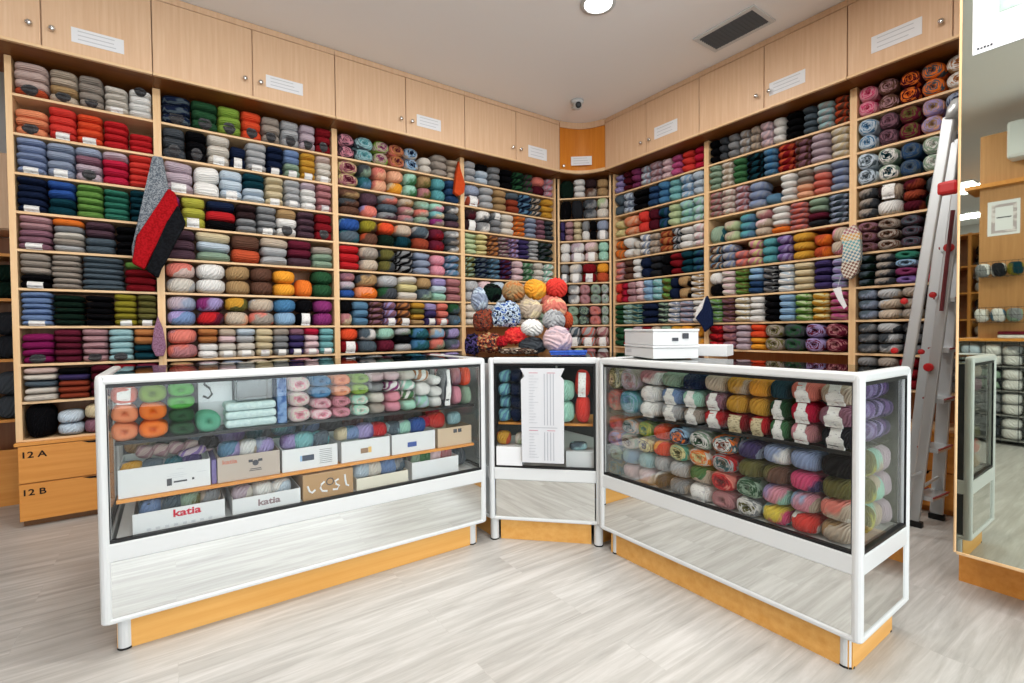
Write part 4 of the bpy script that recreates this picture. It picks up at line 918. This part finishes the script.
o = tagbox('white_carton', (2.235-.085, 1.42-.08, .935), (2.235+.085, 1.42+.08, .99), WB, 'flat white box lying beside the two stacked cartons', 'box', None, .003, math.radians(-70))

# ------------------------------------------------------------------ hanging knits
def cloth(name, rings, mat, par=None, th=(0,.02,0), bev=.006):
    mb = MB(); mb.poly(rings, th)
    bmesh.ops.bevel(mb.bm, geom=list(mb.bm.edges), offset=bev, segments=2, profile=.5, affect='EDGES')
    bmesh.ops.triangulate(mb.bm, faces=[f for f in mb.bm.faces if len(f.verts) > 4])
    return mb.build(name, mat, par)
def SL(px, py, y=3.585): return (-.035+(px-160)*.00495, y, 2.078-(py-165)*.00597)
sc1 = thing('striped_scarf', (-.03, 3.6, 2.1), 'grey, red and black striped scarf hanging folded over the shelves', 'scarf')
cloth('grey_section', [SL(*p) for p in ((154,157),(164,157),(170,190),(157,211),(138,238),(133,263),(132,250),(143,205),(150,175))], knit_mat('marled_grey_knit', '4E5660', '8A9096', 170), sc1, (0,.05,0), .01)['label'] = 'marled grey section'
cloth('red_stripe', [SL(*p, 3.565) for p in ((169,188),(176,192),(179,206),(167,222),(156,246),(144,271),(132,265),(137,239),(155,211))], knit_mat('red_knit', '8A0C12', 'A4141C', 90), sc1, (0,.06,0), .012)['label'] = 'red stripe'
cloth('black_stripe', [SL(*p, 3.55) for p in ((178,204),(186,222),(176,240),(162,262),(157,279),(145,271),(156,246),(167,222))], knit_mat('black_knit', '0C0D10', '16181C', 90), sc1, (0,.07,0), .012)['label'] = 'black stripe'
MB().lathe([(.006,-.02),(.006,.0),(.012,.004),(0,.006)], (-.03, 3.735, 2.13), (0,-1,0), 10).build('hook', CHROME, sc1)
o = cloth('knitted_pennant', [(-.06, 3.70, 1.18), (-.035, 3.70, 1.10), (-.02, 3.70, .985), (-.035, 3.70, .93), (-.075, 3.70, .93), (-.095, 3.70, .985), (-.08, 3.70, 1.10)], knit_mat('mauve_knit', '7A5468', '94708A', 120), None, (0,.035,0)); tag(o, 'small mauve knitted drop hanging below the striped scarf', 'knit')
o = cloth('knitted_pennant', [(2.055, 3.68, 2.53), (2.075, 3.68, 2.42), (2.115, 3.68, 2.34), (2.10, 3.68, 2.26), (2.05, 3.68, 2.23), (2.005, 3.68, 2.25), (2.03, 3.68, 2.42)], knit_mat('orange_knit', 'B8401C', 'C64E26', 110), None, (0,.04,0)); tag(o, 'orange knitted drop hanging high between the third and fourth bays', 'knit')
def SR(px, py, x=3.49): return (x, 2.295-(px-704)*.0085, 1.312-(py-298)*.0079)
np_ = thing('knitted_flag', (3.5, 2.25, 1.3), 'navy pointed knitted flag with white edge hanging by the cartons', 'knit')
cloth('navy_section', [SR(*p) for p in ((707,295),(712,310),(712.5,325),(704.5,332),(703,325),(695.5,318))], knit_mat('navy_knit', '141E3C', '1C284A', 90), np_, (.03,0,0))
cloth('white_edge', [SR(*p, 3.485) for p in ((706.5,296),(703,308),(695,318.5),(697,308))], knit_mat('white_knit', 'DCDCDC', 'EEEEEE', 90), np_, (.02,0,0), .004)['label'] = 'white edge'
def SQ(px, py, x=3.5): return (x, 1.316-(px-843)*.0054, 1.69-(py-228)*.0062)
pw_ = thing('patchwork_scarf', (3.5, 1.27, 1.7), 'patchwork checked scarf with white tag hanging left of the ladder', 'scarf')
cloth('checked_section', [SQ(*p) for p in ((854,224),(860,234),(861,258),(857,273),(850,279),(843.7,277),(840.5,269.5),(842,260),(844.5,243.7),(839.7,237),(843,229))], check_mat(), pw_, (.04,0,0))
cloth('paper_tag', [SQ(*p, 3.48) for p in ((834,288),(842.5,286),(845,297),(849,306),(846,309),(840,300))], PAPER, pw_, (.002,0,0), .0003)['label'] = 'white paper tag'
MB().tube([SQ(842,275,3.49), SQ(840,282,3.485), SQ(839,288,3.481)], .0012, 5).build('string', PAPER, pw_)

# ------------------------------------------------------------------ ladder
ld = thing('step_ladder', (3.2, .85, 0), 'folding aluminium step ladder with red clips between shelves and mirror', 'ladder')
def rail(pts, w, d, name='rail'):
    mb = MB()
    for a, b in zip(pts, pts[1:]): mb.obox(a, b, d, w, (1,0,0) if abs(b[2]-a[2]) > abs(b[0]-a[0]) else (0,0,1), .006)
    return mb.build(name, ALU, ld)
def vrail(x, y0, y1, z1, wy=.058, wx=.026):
    mb = MB(); M = Matrix(((1,0,0,x),(0,1,(y1-y0)/z1,y0),(0,0,1,.03),(0,0,0,1)))
    mb.box((-wx/2, -wy/2, 0), (wx/2, wy/2, z1-.03), .006, M)
    return mb.build('rail', ALU, ld)
rA = vrail(3.05, .960, .700, 2.07, .046); rA2 = vrail(3.45, .955, .775, 2.07)
top = MB().tube([(3.05, .700, 2.055), (3.05, .690, 2.10), (3.07, .683, 2.13), (3.12, .68, 2.145), (3.38, .76, 2.145), (3.43, .78, 2.13), (3.45, .79, 2.10), (3.45, .79, 2.055)], .024, 10).build('top_rail', ALU, ld, smooth=True)
rB = vrail(3.25, .875, .712, 1.74, .046); rC = vrail(3.47, .835, .765, 1.74)
for r_, x, y in ((rA, 3.05, .958), (rA2, 3.45, .953), (rB, 3.25, .873), (rC, 3.47, .834)):
    MB().box((x-.018, y-.035, 0), (x+.018, y+.035, .032), .005).build('rubber_foot', BLACK, r_)
for z in (.17, .43, .695, .96, 1.22, 1.48):
    yb = .860-(.132)*z/1.74; yc = .835-.07*z/1.74
    s = MB().prism([(3.264, yb-.045), (3.457, yc-.045), (3.457, yc+.035), (3.264, yb+.035)], z-.022, z).build('step', ALU, ld)
    MB().prism([(3.264, yb-.052), (3.457, yc-.052), (3.457, yc-.046), (3.264, yb-.046)], z-.006, z+.002).build('red_nosing', plain('8E3034', .5), s)
    s2_ = MB().prism([(3.264, yb+.036), (3.457, yc+.036), (3.457, yc+.042), (3.264, yb+.042)], z-.006, z+.002).build('red_nosing', plain('8E3034', .5), s)
MB().box((3.03, .665, 1.70), (3.075, .745, 1.765), .015).build('clip', REDP, ld)['label'] = 'large red hinge bracket'
for (x, y, z, r) in ((3.225, .74, 1.47, .022), (3.02, .862, 1.2, .016), (3.22, .80, 1.235, .016), (3.02, .90, .95, .016), (3.222, .815, .86, .022), (3.222, .845, .94, .014)):
    MB().lathe([(0,0),(r*.7,0),(r,.006),(r,.016),(r*.8,.022),(0,.024)], (x+.014, y, z), (-1,0,0), 14).build('clip', REDP, ld)
MB().tube([(3.05, .93, .25), (3.25, .84, .30)], .008, 6).build('brace', ALU, ld); MB().tube([(3.05, .94, .12), (3.47, .825, .24)], .008, 6).build('brace', ALU, ld)
MB().tube([(3.20, .76, 1.15), (3.20, .72, 1.65)], .009, 6).build('strap', plain('5E1A22', .6), ld)['label'] = 'red strap between the two halves'

# ------------------------------------------------------------------ mirror, poster
mr = thing('wall_mirror', (2.5, 0, .17), 'huge wall mirror in a thin beech frame at right', 'mirror')
XM = 2.5
MB().box((XM, -1.5, .192), (XM+.006, .5405, ZC-.002)).build('glass', MIRROR_BIG, mr)
MB().box((XM-.002, .541, .185), (XM+.25, .550, ZC-.001), .003).build('frame_strip', W_UP, mr)
MB().box((XM-.002, -1.5, .180), (XM+.25, .5405, .1915), .002).build('bottom_strip', W_UP, mr)
MB().box((XM+.007, -1.5, .192), (XM+.25, .534, ZC-.002)).build('backing', plain('5A4A3A', .7), mr)
struct(MB().box((2.70, -3.0, 0), (2.755, .575, .179)).build('baseboard_right', W_OR))
po = thing('poster', (XM-.003, .3, 2.09), 'white poster with a pale green picture taped high on the mirror', 'poster')
MB().box((XM-.0045, .04, 2.091), (XM-.0015, .511, 2.80)).build('sheet', PAPER, po)
def pic():
    mt, nt, b = new_mat('leafy_picture'); N = nt.nodes; L = nt.links
    tc = N.new('ShaderNodeTexCoord'); n = N.new('ShaderNodeTexNoise'); n.inputs['Scale'].default_value = 9; n.inputs['Detail'].default_value = 3; L.new(tc.outputs['Object'], n.inputs['Vector'])
    r = N.new('ShaderNodeValToRGB'); e = r.color_ramp.elements; e[0].position = .38; e[0].color = lin('7C9C88'); e[1].position = .6; e[1].color = lin('D4DFE0')
    q = e.new(.48); q.color = lin('A8C4B8'); L.new(n.outputs['Fac'], r.inputs[0]); L.new(r.outputs[0], b.inputs['Base Color']); sock(b, 'Roughness', .5); return mt
MB().box((XM-.006, .08, 2.215), (XM-.0047, .44, 2.75)).build('picture', pic(), po)
for k in range(5): MB().box((XM-.0055, .498-.009*k-.006, 2.105), (XM-.0046, .498-.009*k, 2.113-.002*(k % 2))).build('printed_mark', INK, po)

# ------------------------------------------------------------------ ceiling things
cm_ = thing('ceiling_camera', (2.988, 3.21, ZC), 'small white dome camera on the ceiling near the corner', 'camera')
MB().lathe([(0,0),(.058,0),(.058,-.02),(.045,-.03),(0,-.031)], (2.97, 3.19, ZC-.0005), n=24).build('base', WHITE, cm_, smooth=True)
MB().lathe([(.04*math.cos(a), .04*math.sin(a)) for a in [(-90+15*k)*PI/180 for k in range(13)]][0:13], (2.955, 3.165, ZC-.052), n=20).build('ball', WHITE, cm_, smooth=True)
MB().lathe([(0,.026),(.024,.03),(.026,.044),(.014,.047),(0,.045)], (2.955, 3.165, ZC-.052), (-.55,-.75,-.32), 18).build('lens', BLACK, cm_, smooth=True)
sd = tag(MB().lathe([(0,0),(.03,0),(.028,-.012),(.012,-.02),(0,-.02)], (3.04, 3.30, ZC-.0005), n=18).build('ceiling_sensor', WHITE, smooth=True), 'tiny white ceiling sensor beyond the dome camera', 'sensor')
sp2 = tag(MB().lathe([(0,0),(.05,0),(.05,-.008),(.018,-.015),(.016,-.035),(0,-.036)], (1.83, 2.26, ZC-.0005), n=20).build('ceiling_sprinkler', WHITE, smooth=True), 'small round white ceiling fitting left of the downlight', 'fitting')
vt = thing('ceiling_vent', (3.14, 1.84, ZC), 'square edged white ceiling vent with dark grille', 'vent')
vx0, vx1, vy0, vy1 = 3.035, 3.245, 1.655, 2.03; f_ = .03
mb = MB(); zc_ = ZC-.001
mb.box((vx0-f_, vy0-f_, zc_-.012), (vx1+f_, vy0, zc_), .003); mb.box((vx0-f_, vy1, zc_-.012), (vx1+f_, vy1+f_, zc_), .003); mb.box((vx0-f_, vy0, zc_-.012), (vx0, vy1, zc_), .003); mb.box((vx1, vy0, zc_-.012), (vx1+f_, vy1, zc_), .003)
mb.build('frame', WHITE, vt); MB().box((vx0, vy0, zc_-.003), (vx1, vy1, zc_)).build('backing', BLACK, vt)
mb = MB()
for k in range(9):
    x = vx0+.012+.0228*k; mb.box((-.008, vy0, -.0008), (.008, vy1, .0008), 0, T((x, 0, zc_-.009)) @ Matrix.Rotation(.6, 4, 'Y'))
for k in range(14): y = vy0+.014+.0272*k; mb.box((vx0, y, zc_-.013), (vx1, y+.0015, zc_-.0115))
mb.build('grille', plain('5E6266', .5, .3), vt)

def downlight(x, y, lab, s=1.0, watts=17):
    t = thing('downlight', (x, y, ZC), lab, 'ceiling light', 'round recessed downlights')
    MB().lathe([(.085,0),(.11,0),(.108,-.008),(.085,-.01)], (x, y, ZC-.0003), n=28).build('trim_ring', WHITE, t, smooth=True)
    MB().lathe([(0,-.004),(.084,-.004),(.084,-.0005),(0,-.0005)], (x, y, ZC), n=28).build('diffuser', emit_mat('lamp_glow', (1, .98, .94, 1), 14), t)
    l = bpy.data.lights.new('downlight_lamp', 'AREA'); l.shape = 'DISK'; l.size = .3; l.energy = watts; l.color = (1, .97, .92)
    o = bpy.data.objects.new('downlight_lamp', l); COL.objects.link(o); o.location = (x, y, ZC-.03)
DL = [(2.20, 2.17, 'lit round downlight at the top edge of the picture'), (.25, 1.75, 'added unseen fill downlight over the left counter'), (1.1, 1.3, 'added unseen fill downlight over the middle of the floor'), (2.1, .6, 'added unseen fill downlight in front of the mirror'),  # first downlight is in view; the rest are unseen, added to brighten the shelves
      (-.9, 1.75, 'added unseen fill downlight over the left aisle'), (.3, -.3, 'added unseen fill downlight behind the photographer'), (1.5, -1.2, 'added unseen fill downlight between mirror and shop window'), (-1.4, -1.6, 'added unseen fill downlight beside the shop window')]
for d in DL: downlight(*d)
for x, y, hx, hy, lb in ((-4.45, 1.97, .42, .14, 'long ceiling light panel seen bright in the mirror'), (-6.75, 2.39, .16, .06, 'long ceiling light panel deepest in the mirrored room')):
    t = thing('light_panel', (x, y, ZC), lb, 'ceiling light', 'long ceiling light panels')
    MB().box((x-hx-.02, y-hy-.02, ZC-.014), (x+hx+.02, y+hy+.02, ZC-.001), .003).build('frame', WHITE, t)
    MB().box((x-hx, y-hy, ZC-.016), (x+hx, y+hy, ZC-.0145)).build('diffuser', emit_mat('panel_glow', (1, 1, .97, 1), 5), t)
    l = bpy.data.lights.new('panel_lamp', 'AREA'); l.size = .5; l.energy = 25; o = bpy.data.objects.new('panel_lamp', l); COL.objects.link(o); o.location = (x, y, ZC-.04)

# ------------------------------------------------------------------ left background unit and mirrored side of the shop
t = thing('side_shelf', (-1.6, 4.3, 0), 'dark shelf unit beyond the left end of the yarn wall', 'shelf unit')
MB().box((-2.5, 4.62, 0), (-.72, 4.64, 1.72)).build('back_panel', W_INNER, t)
for x in (-2.5, -1.62, -.74): MB().box((x, 4.3, 0), (x+.02, 4.62, 1.72)).build('upright', W_ORZ, t)
for z in (.20, .53, .91, 1.29, 1.57): MB().box((-2.48, 4.302, z-.01), (-.72, 4.62, z+.008)).build('shelf_board', W_OR, t)
for k, x in enumerate((-2.5, -1.61)):
    MB().box((x, 4.285, .0), (x+.88, 4.299, .35)).build('door', W_OR, t)
t = thing('side_cabinet', (-1.6, 4.3, 1.73), 'beech cupboard above the dark side shelf at far left', 'cabinet')
MB().box((-2.5, 4.3, 1.725), (-.72, 4.62, 2.2)).build('body', W_DOOR, t)
for x in (-2.495, -1.605):
    d = MB().box((x, 4.28, 1.73), (x+.88, 4.299, 2.195), .002).build('door', W_DOOR, t)
    MB().lathe([(0,0),(.006,0),(.005,.012),(.014,.02),(0,.03)], (x+.83, 4.28, 1.80), (0,-1,0), 10).build('knob', CHROME, d)
gS = 'yarn coloured dark for shade on the side shelf'
for r, z in enumerate((.20, .53, .91, 1.29)):
    if r == 0: continue
    hh = (.33, .38, .38, .28)[r]-.02
    stacks(["b~ch*2|b~bk*2|b~ch*2|b~dg*2|b~bk*2|b~dg+gy*2", "b~ch*2|b~bk*2|b~db*2|b~br*2|b~bk*2|b~dg*2", "b~bk*2|b~dg*2|b~dg+gb*2|b~bk*2|b~ch*2|b~ch*2", "b~bk*2|b~dg*2|b~dk*2|b~ch*2|b~bk*2|b~dk*2"][r], 'b', (-1.60, 4.3), (1,0), (0,1), .84, z+.009, hh*.85, .2, f"{['lowest','second','third','top'][r]} shade-darkened row, side shelf", gS)  # dark yarn colours paint in the shade at this end
# mirrored rack unit at the left of the camera
t = thing('wire_rack_unit', (-1.1, .8, 0), 'wire yarn rack with a beech ledge, seen in the mirror', 'rack')
MB().box((-1.55, -.2, .935), (-1.10, 1.34, .962), .003).build('ledge', W_OR, t)
mb = MB()
for k in range(14): y = -.18+.11*k; mb.tube([(-1.12, y, .02), (-1.12, y, .93)], .003, 5)
for k in range(9): mb.tube([(-1.12, -.2, .04+.11*k), (-1.12, 1.32, .04+.11*k)], .003, 5)
mb.build('wire_grid', plain('2A2C2E', .4, .6), t)
MB().box((-1.55, -.2, 0), (-1.53, 1.34, .93)).build('back_panel', WALLM, t); MB().box((-1.53, 1.325, 0), (-1.12, 1.34, .93)).build('end_panel', plain('B9B3A4', .6), t)
for z in (.05, .27, .49, .71): MB().box((-1.52, -.19, z-.01), (-1.13, 1.32, z)).build('shelf', plain('8A8A86', .5), t)
t2 = struct(MB().box((-1.52, -.2, .963), (-1.17, 1.20, 2.82)).build('wall_column', wood('column_veneer', 'AE7C4C', 'BE8C5A', 'Z')))
gW = 'packed yarn in the mirrored wire rack'
for r, (z, tx) in enumerate(((.71, "b~wh*2|b~lg*2|b~gy+wh*2|b~wh*2|b~pb*2"), (.49, "b~ro+gy*2|b~ch*2|b~wh*2|b~sg+ch*2|b~lg*2"), (.27, "b~br*2|b~lg*2|b~wh*2|b~gy*2|b~ow*2"), (.05, "b~lg*2|b~gy*2|b~wh*2|b~dg*2|b~ow*2"))):
    stacks(tx, 'b', (-1.15, .62), (0,1), (-1,0), .70, z+.001, .20, .16, f"{['top','second','third','lowest'][r]} row, mirrored wire rack", gW)
gX = 'yarn in the wire baskets on the mirrored column'
for q, (z, cols) in enumerate(((1.60, ('gy+wh','ch+wh','dt+ov')), (1.19, ('bg+wh','du+wh','sg+gy')))):
    b = thing('wire_basket', (-1.12, 1.05, z-.1), ['upper', 'lower'][q]+' wire basket of yarn on the mirrored beech column', 'basket', 'wire baskets on the mirrored column')
    mb = MB()
    for zz in (z-.085, z-.02, z+.05): mb.tube([(-1.169, .88, zz), (-1.04, .88, zz), (-1.04, 1.21, zz), (-1.169, 1.21, zz)], .002, 5)
    for k in range(9): y = .88+.041*k; mb.tube([(-1.169, y, z-.085), (-1.04, y, z-.085), (-1.04, y, z+.05)], .0018, 5)
    mb.build('wire_frame', plain('2A2C2E', .4, .6), b)
    for k, s_p in enumerate(cols): put('b', s_p, (-1.105, 1.16-.105*k, z-.018), (.10, .10, .12), f"{colour_words(s_p)} yarn ball in the {['upper','lower'][q]} mirrored wire basket", gX, rz=PI/2)
sg_ = sign('wall_notice', T((-1.1695, .935, 1.895)) @ RZ(PI/2), .21, .31, 'white notice with a patterned border on the mirrored column', 0, PAPER, 'notice', None)
for (a, b_, c, d) in ((.02,.185,.255,.28),(.02,.185,.02,.045),(.02,.045,.045,.255),(.16,.185,.045,.255)):
    q = MB().box((a, -.0026, c), (b_, -.0016, d)).build('patterned_border', print_mat('lace_border', 'D8D0D2', 'B0A4A8', .5)); q.parent = sg_
q = MB().box((.055, -.0026, .155), (.15, -.0016, .165)).build('printed_line', INK); q.parent = sg_
for k in range(2): tagbox('folded_cloth', (-1.165, .78, .963+.032*k), (-1.105, 1.06, .993+.032*k), knit_mat('maroon_cloth', '5E1A28', '70202E', 60) if k else knit_mat('white_cloth', 'D8D4CE', 'E6E2DC', 60), ['white', 'maroon'][k]+' folded cloth on the ledge of the mirrored wire rack', 'cloth', None, .01)
ac = thing('air_conditioner', (-1.16, .9, 2.5), 'white wall unit high on the mirrored beech column', 'air conditioner')
MB().box((-1.169, .30, 2.53), (-1.0, 1.0, 2.85), .02).build('body', WHITE, ac); MB().box((-1.02, .33, 2.535), (-.997, .97, 2.56)).build('flap', plain('C8C8C8', .4), ac)
struct(MB().box((-1.52, -.2, 2.34), (-1.12, 1.30, 2.375)).build('trim_1', W_OR))
# far mirrored shelf
t = thing('far_shelf', (-3.6, 1.6, 0), 'tall beech shelf of goods across the mirrored room', 'shelf unit')
for y in (1.0, 1.75, 2.5, 3.2): MB().box((-4.0, y, 0), (-3.6, y+.03, 2.3)).build('upright', W_ORZ, t)
for z in (.1, .45, .8, 1.15, 1.5, 1.85, 2.27): MB().box((-4.0, 1.03, z), (-3.602, 3.2, z+.02)).build('shelf_board', W_OR, t)
MB().box((-4.03, 1.0, 0), (-4.005, 3.23, 2.3)).build('back_panel', W_INNER, t)
for r, z in enumerate((.45, .8, 1.15, 1.5, 1.85)):
    stacks(["b~ch*2|b~wn*2|b~wh*2|b~dg*2|b~gy*2", "b~dg*2|b~lg*2|b~ru*2|b~bk*2|b~tp*2", "b~bk*2|b~gy*2|b~wh+dg*2|b~br*2|b~ch*2", "b~gy*2|b~ch*2|b~sl*2|b~db*2|b~lg*2", "b~br*2|b~dg*2|b~ro*2|b~gy*2|b~bk*2"][r], 'b', (-3.62, 1.06), (0,1), (-1,0), .66, z+.021, .27, .2, f"{ORD[r]} row, far mirrored shelf", 'goods on the far mirrored shelf')

# ------------------------------------------------------------------ build the yarn
def M_of(it):
    return T(it['loc']) @ Matrix.Rotation(it['rz'], 4, 'Z') @ Matrix.Rotation(it['ry'], 4, 'Y') @ Matrix.Diagonal((*it['dim'], 1))
def score(it):
    d = Vector(it['loc']) - Vector((0, 0, EYE)); z = d.dot(F)
    if z <= .1: return 0.02*it['dim'][0]*it['dim'][2]
    x, y = d.dot(R2)/z*FPX, d.dot(U2)/z*FPX
    s = it['dim'][0]*it['dim'][2]/z**2
    if abs(x) > 520 or abs(y) > 350: s *= .05
    # behind counters
    if it['loc'][1] > 3.5 and it['loc'][2] < .90 and x+512 > 105: s *= .02
    if it['loc'][0] > 3.5 and it['loc'][2] < .90 and x+512 < 860: s *= .02
    return s
by = {}
for it in ITEMS: by.setdefault(it['st'], []).append(it)
used = {}
BAND_MAT = {'band': BANDM, 'neck': BANDM, 'oval': OVALM, 'kraft': KRAFTM}
BAND_LAB = {'band': 'white paper band', 'neck': 'white paper band with narrow neck', 'oval': 'black oval label', 'kraft': 'beige printed band'}
STUFF_NAME = {'s': 'small_wool_skeins', 'b': 'small_yarn_balls', 'h': 'small_yarn_hanks', 'k': 'small_yarn_skeins', 'c': 'small_yarn_cakes'}
for st, lst in by.items():
    lst.sort(key=score, reverse=True)
    name = NOUN[st][0]
    protos = {}
    for i, it in enumerate(lst[:300]):
        me = MESHES[st][i % 4]
        if id(me) not in protos:
            o = bpy.data.objects.new(name, me); protos[id(me)] = o
        else: o = protos[id(me)].copy()
        COL.objects.link(o); o.name = name
        o.material_slots[0].link = 'OBJECT'; o.material_slots[0].material = yarn_mat(st, it['spec'])
        o.matrix_basis = M_of(it)
        k = it['label']; tag(o, k, {'s': 'wool skein', 'b': 'yarn ball', 'h': 'yarn hank', 'k': 'yarn skein', 'c': 'yarn cake', 'g': 'yarn ball', 'f': 'yarn'}[st], it['group'])
        if it['band']:
            bk_ = 'band' if it['band'] == 'kraft' else it['band']
            key = ('band', it['band'])
            if key not in protos:
                p = bpy.data.objects.new('paper_band' if it['band'] != 'oval' else 'oval_label', PATCH[bk_].copy()); p.data.materials.append(BAND_MAT[it['band']]); protos[key] = p
            else: p = protos[key].copy()
            COL.objects.link(p); p.parent = o; p['label'] = BAND_LAB[it['band']]
    rest = lst[300:]
    if rest:
        co, loops, sizes, mats, uvs, mlist = [], [], [], [], [], {}
        base = 0
        geo = []
        for i, it in enumerate(rest):
            geo.append((MESHES[st][i % 4], it, None))
            if it['band']: geo.append((PATCH['band' if it['band'] == 'kraft' else it['band']], it, it['band']))
        for me, it, bd in geo:
            n = len(me.vertices); v = np.empty(n*3); me.vertices.foreach_get('co', v); v = v.reshape(-1, 3)
            M = np.array(M_of(it)); v = v @ M[:3, :3].T + M[:3, 3]; co.append(v)
            li = np.empty(len(me.loops), dtype=np.int64); me.loops.foreach_get('vertex_index', li); loops.append(li+base); base += n
            sz = np.empty(len(me.polygons), dtype=np.int64); me.polygons.foreach_get('loop_total', sz); sizes.append(sz)
            uv = np.zeros(len(me.loops)*2)
            if bd is None: me.uv_layers[0].data.foreach_get('uv', uv)
            uvs.append(uv)
            mk = it['spec'] if bd is None else '#'+bd; mlist.setdefault(mk, len(mlist)); mats.append(np.full(len(sz), mlist[mk]))
        co = np.concatenate(co); loops = np.concatenate(loops); sizes = np.concatenate(sizes); uvs = np.concatenate(uvs); mats = np.concatenate(mats)
        me = bpy.data.meshes.new(STUFF_NAME[st]); me.vertices.add(len(co)); me.vertices.foreach_set('co', co.ravel())
        me.loops.add(len(loops)); me.loops.foreach_set('vertex_index', loops.astype(np.int32))
        me.polygons.add(len(sizes)); st_ = np.concatenate(([0], np.cumsum(sizes)[:-1])); me.polygons.foreach_set('loop_start', st_.astype(np.int32)); 
        for k in mlist: me.materials.append(BAND_MAT[k[1:]] if k[0] == '#' else yarn_mat(st, k))
        me.polygons.foreach_set('material_index', mats.astype(np.int32)); me.polygons.foreach_set('use_smooth', np.ones(len(sizes), dtype=bool))
        ul = me.uv_layers.new(name='UVMap'); ul.data.foreach_set('uv', uvs)
        me.update(calc_edges=True); me.validate()
        o = bpy.data.objects.new(STUFF_NAME[st], me); COL.objects.link(o)
        tag(o, f"farther and half-hidden {NOUN[st][1]}s filling the rest of the shelves", 'yarn', None, 'stuff')
    print('YARN', st, len(lst))

# lettering becomes plain mesh
bpy.context.view_layer.update()
dg_ = bpy.context.evaluated_depsgraph_get()
for o in [o for o in bpy.data.objects if o.type == 'FONT']:
    me = bpy.data.meshes.new_from_object(o.evaluated_get(dg_)); n = bpy.data.objects.new('printed_lettering', me); COL.objects.link(n)
    n.parent = o.parent; n.matrix_parent_inverse = o.matrix_parent_inverse.copy(); n.matrix_basis = o.matrix_basis.copy()
    bpy.data.objects.remove(o)
# ------------------------------------------------------------------ light
w = bpy.data.worlds.new('world'); sc.world = w; w.use_nodes = True
w.node_tree.nodes['Background'].inputs[0].default_value = (.80, .90, 1.0, 1); w.node_tree.nodes['Background'].inputs[1].default_value = 1.5
def area(name, loc, rot, sx, sy_, e, col):
    l = bpy.data.lights.new(name, 'AREA'); l.shape = 'RECTANGLE'; l.size = sx; l.size_y = sy_; l.energy = e; l.color = col
    o = bpy.data.objects.new(name, l); COL.objects.link(o); o.location = loc; o.rotation_euler = rot; return o
area('window_daylight', (.48, -3.08, 1.35), (PI/2, 0, 0), 4.0, 2.3, 125, (.93, .97, 1.0))
struct(MB().box((-8, -8, -.05), (8, -3.2, -.01)).build('ground_outside', plain('B8B6B2', .9)))

vs = sc.view_settings; vs.view_transform = 'Standard'; vs.look = 'None'; vs.gamma = 1; vs.use_curve_mapping = False; vs.exposure = 0.12
sc.cycles.max_bounces = 8; sc.cycles.transparent_max_bounces = 12; sc.cycles.glossy_bounces = 5; sc.cycles.sample_clamp_indirect = 6
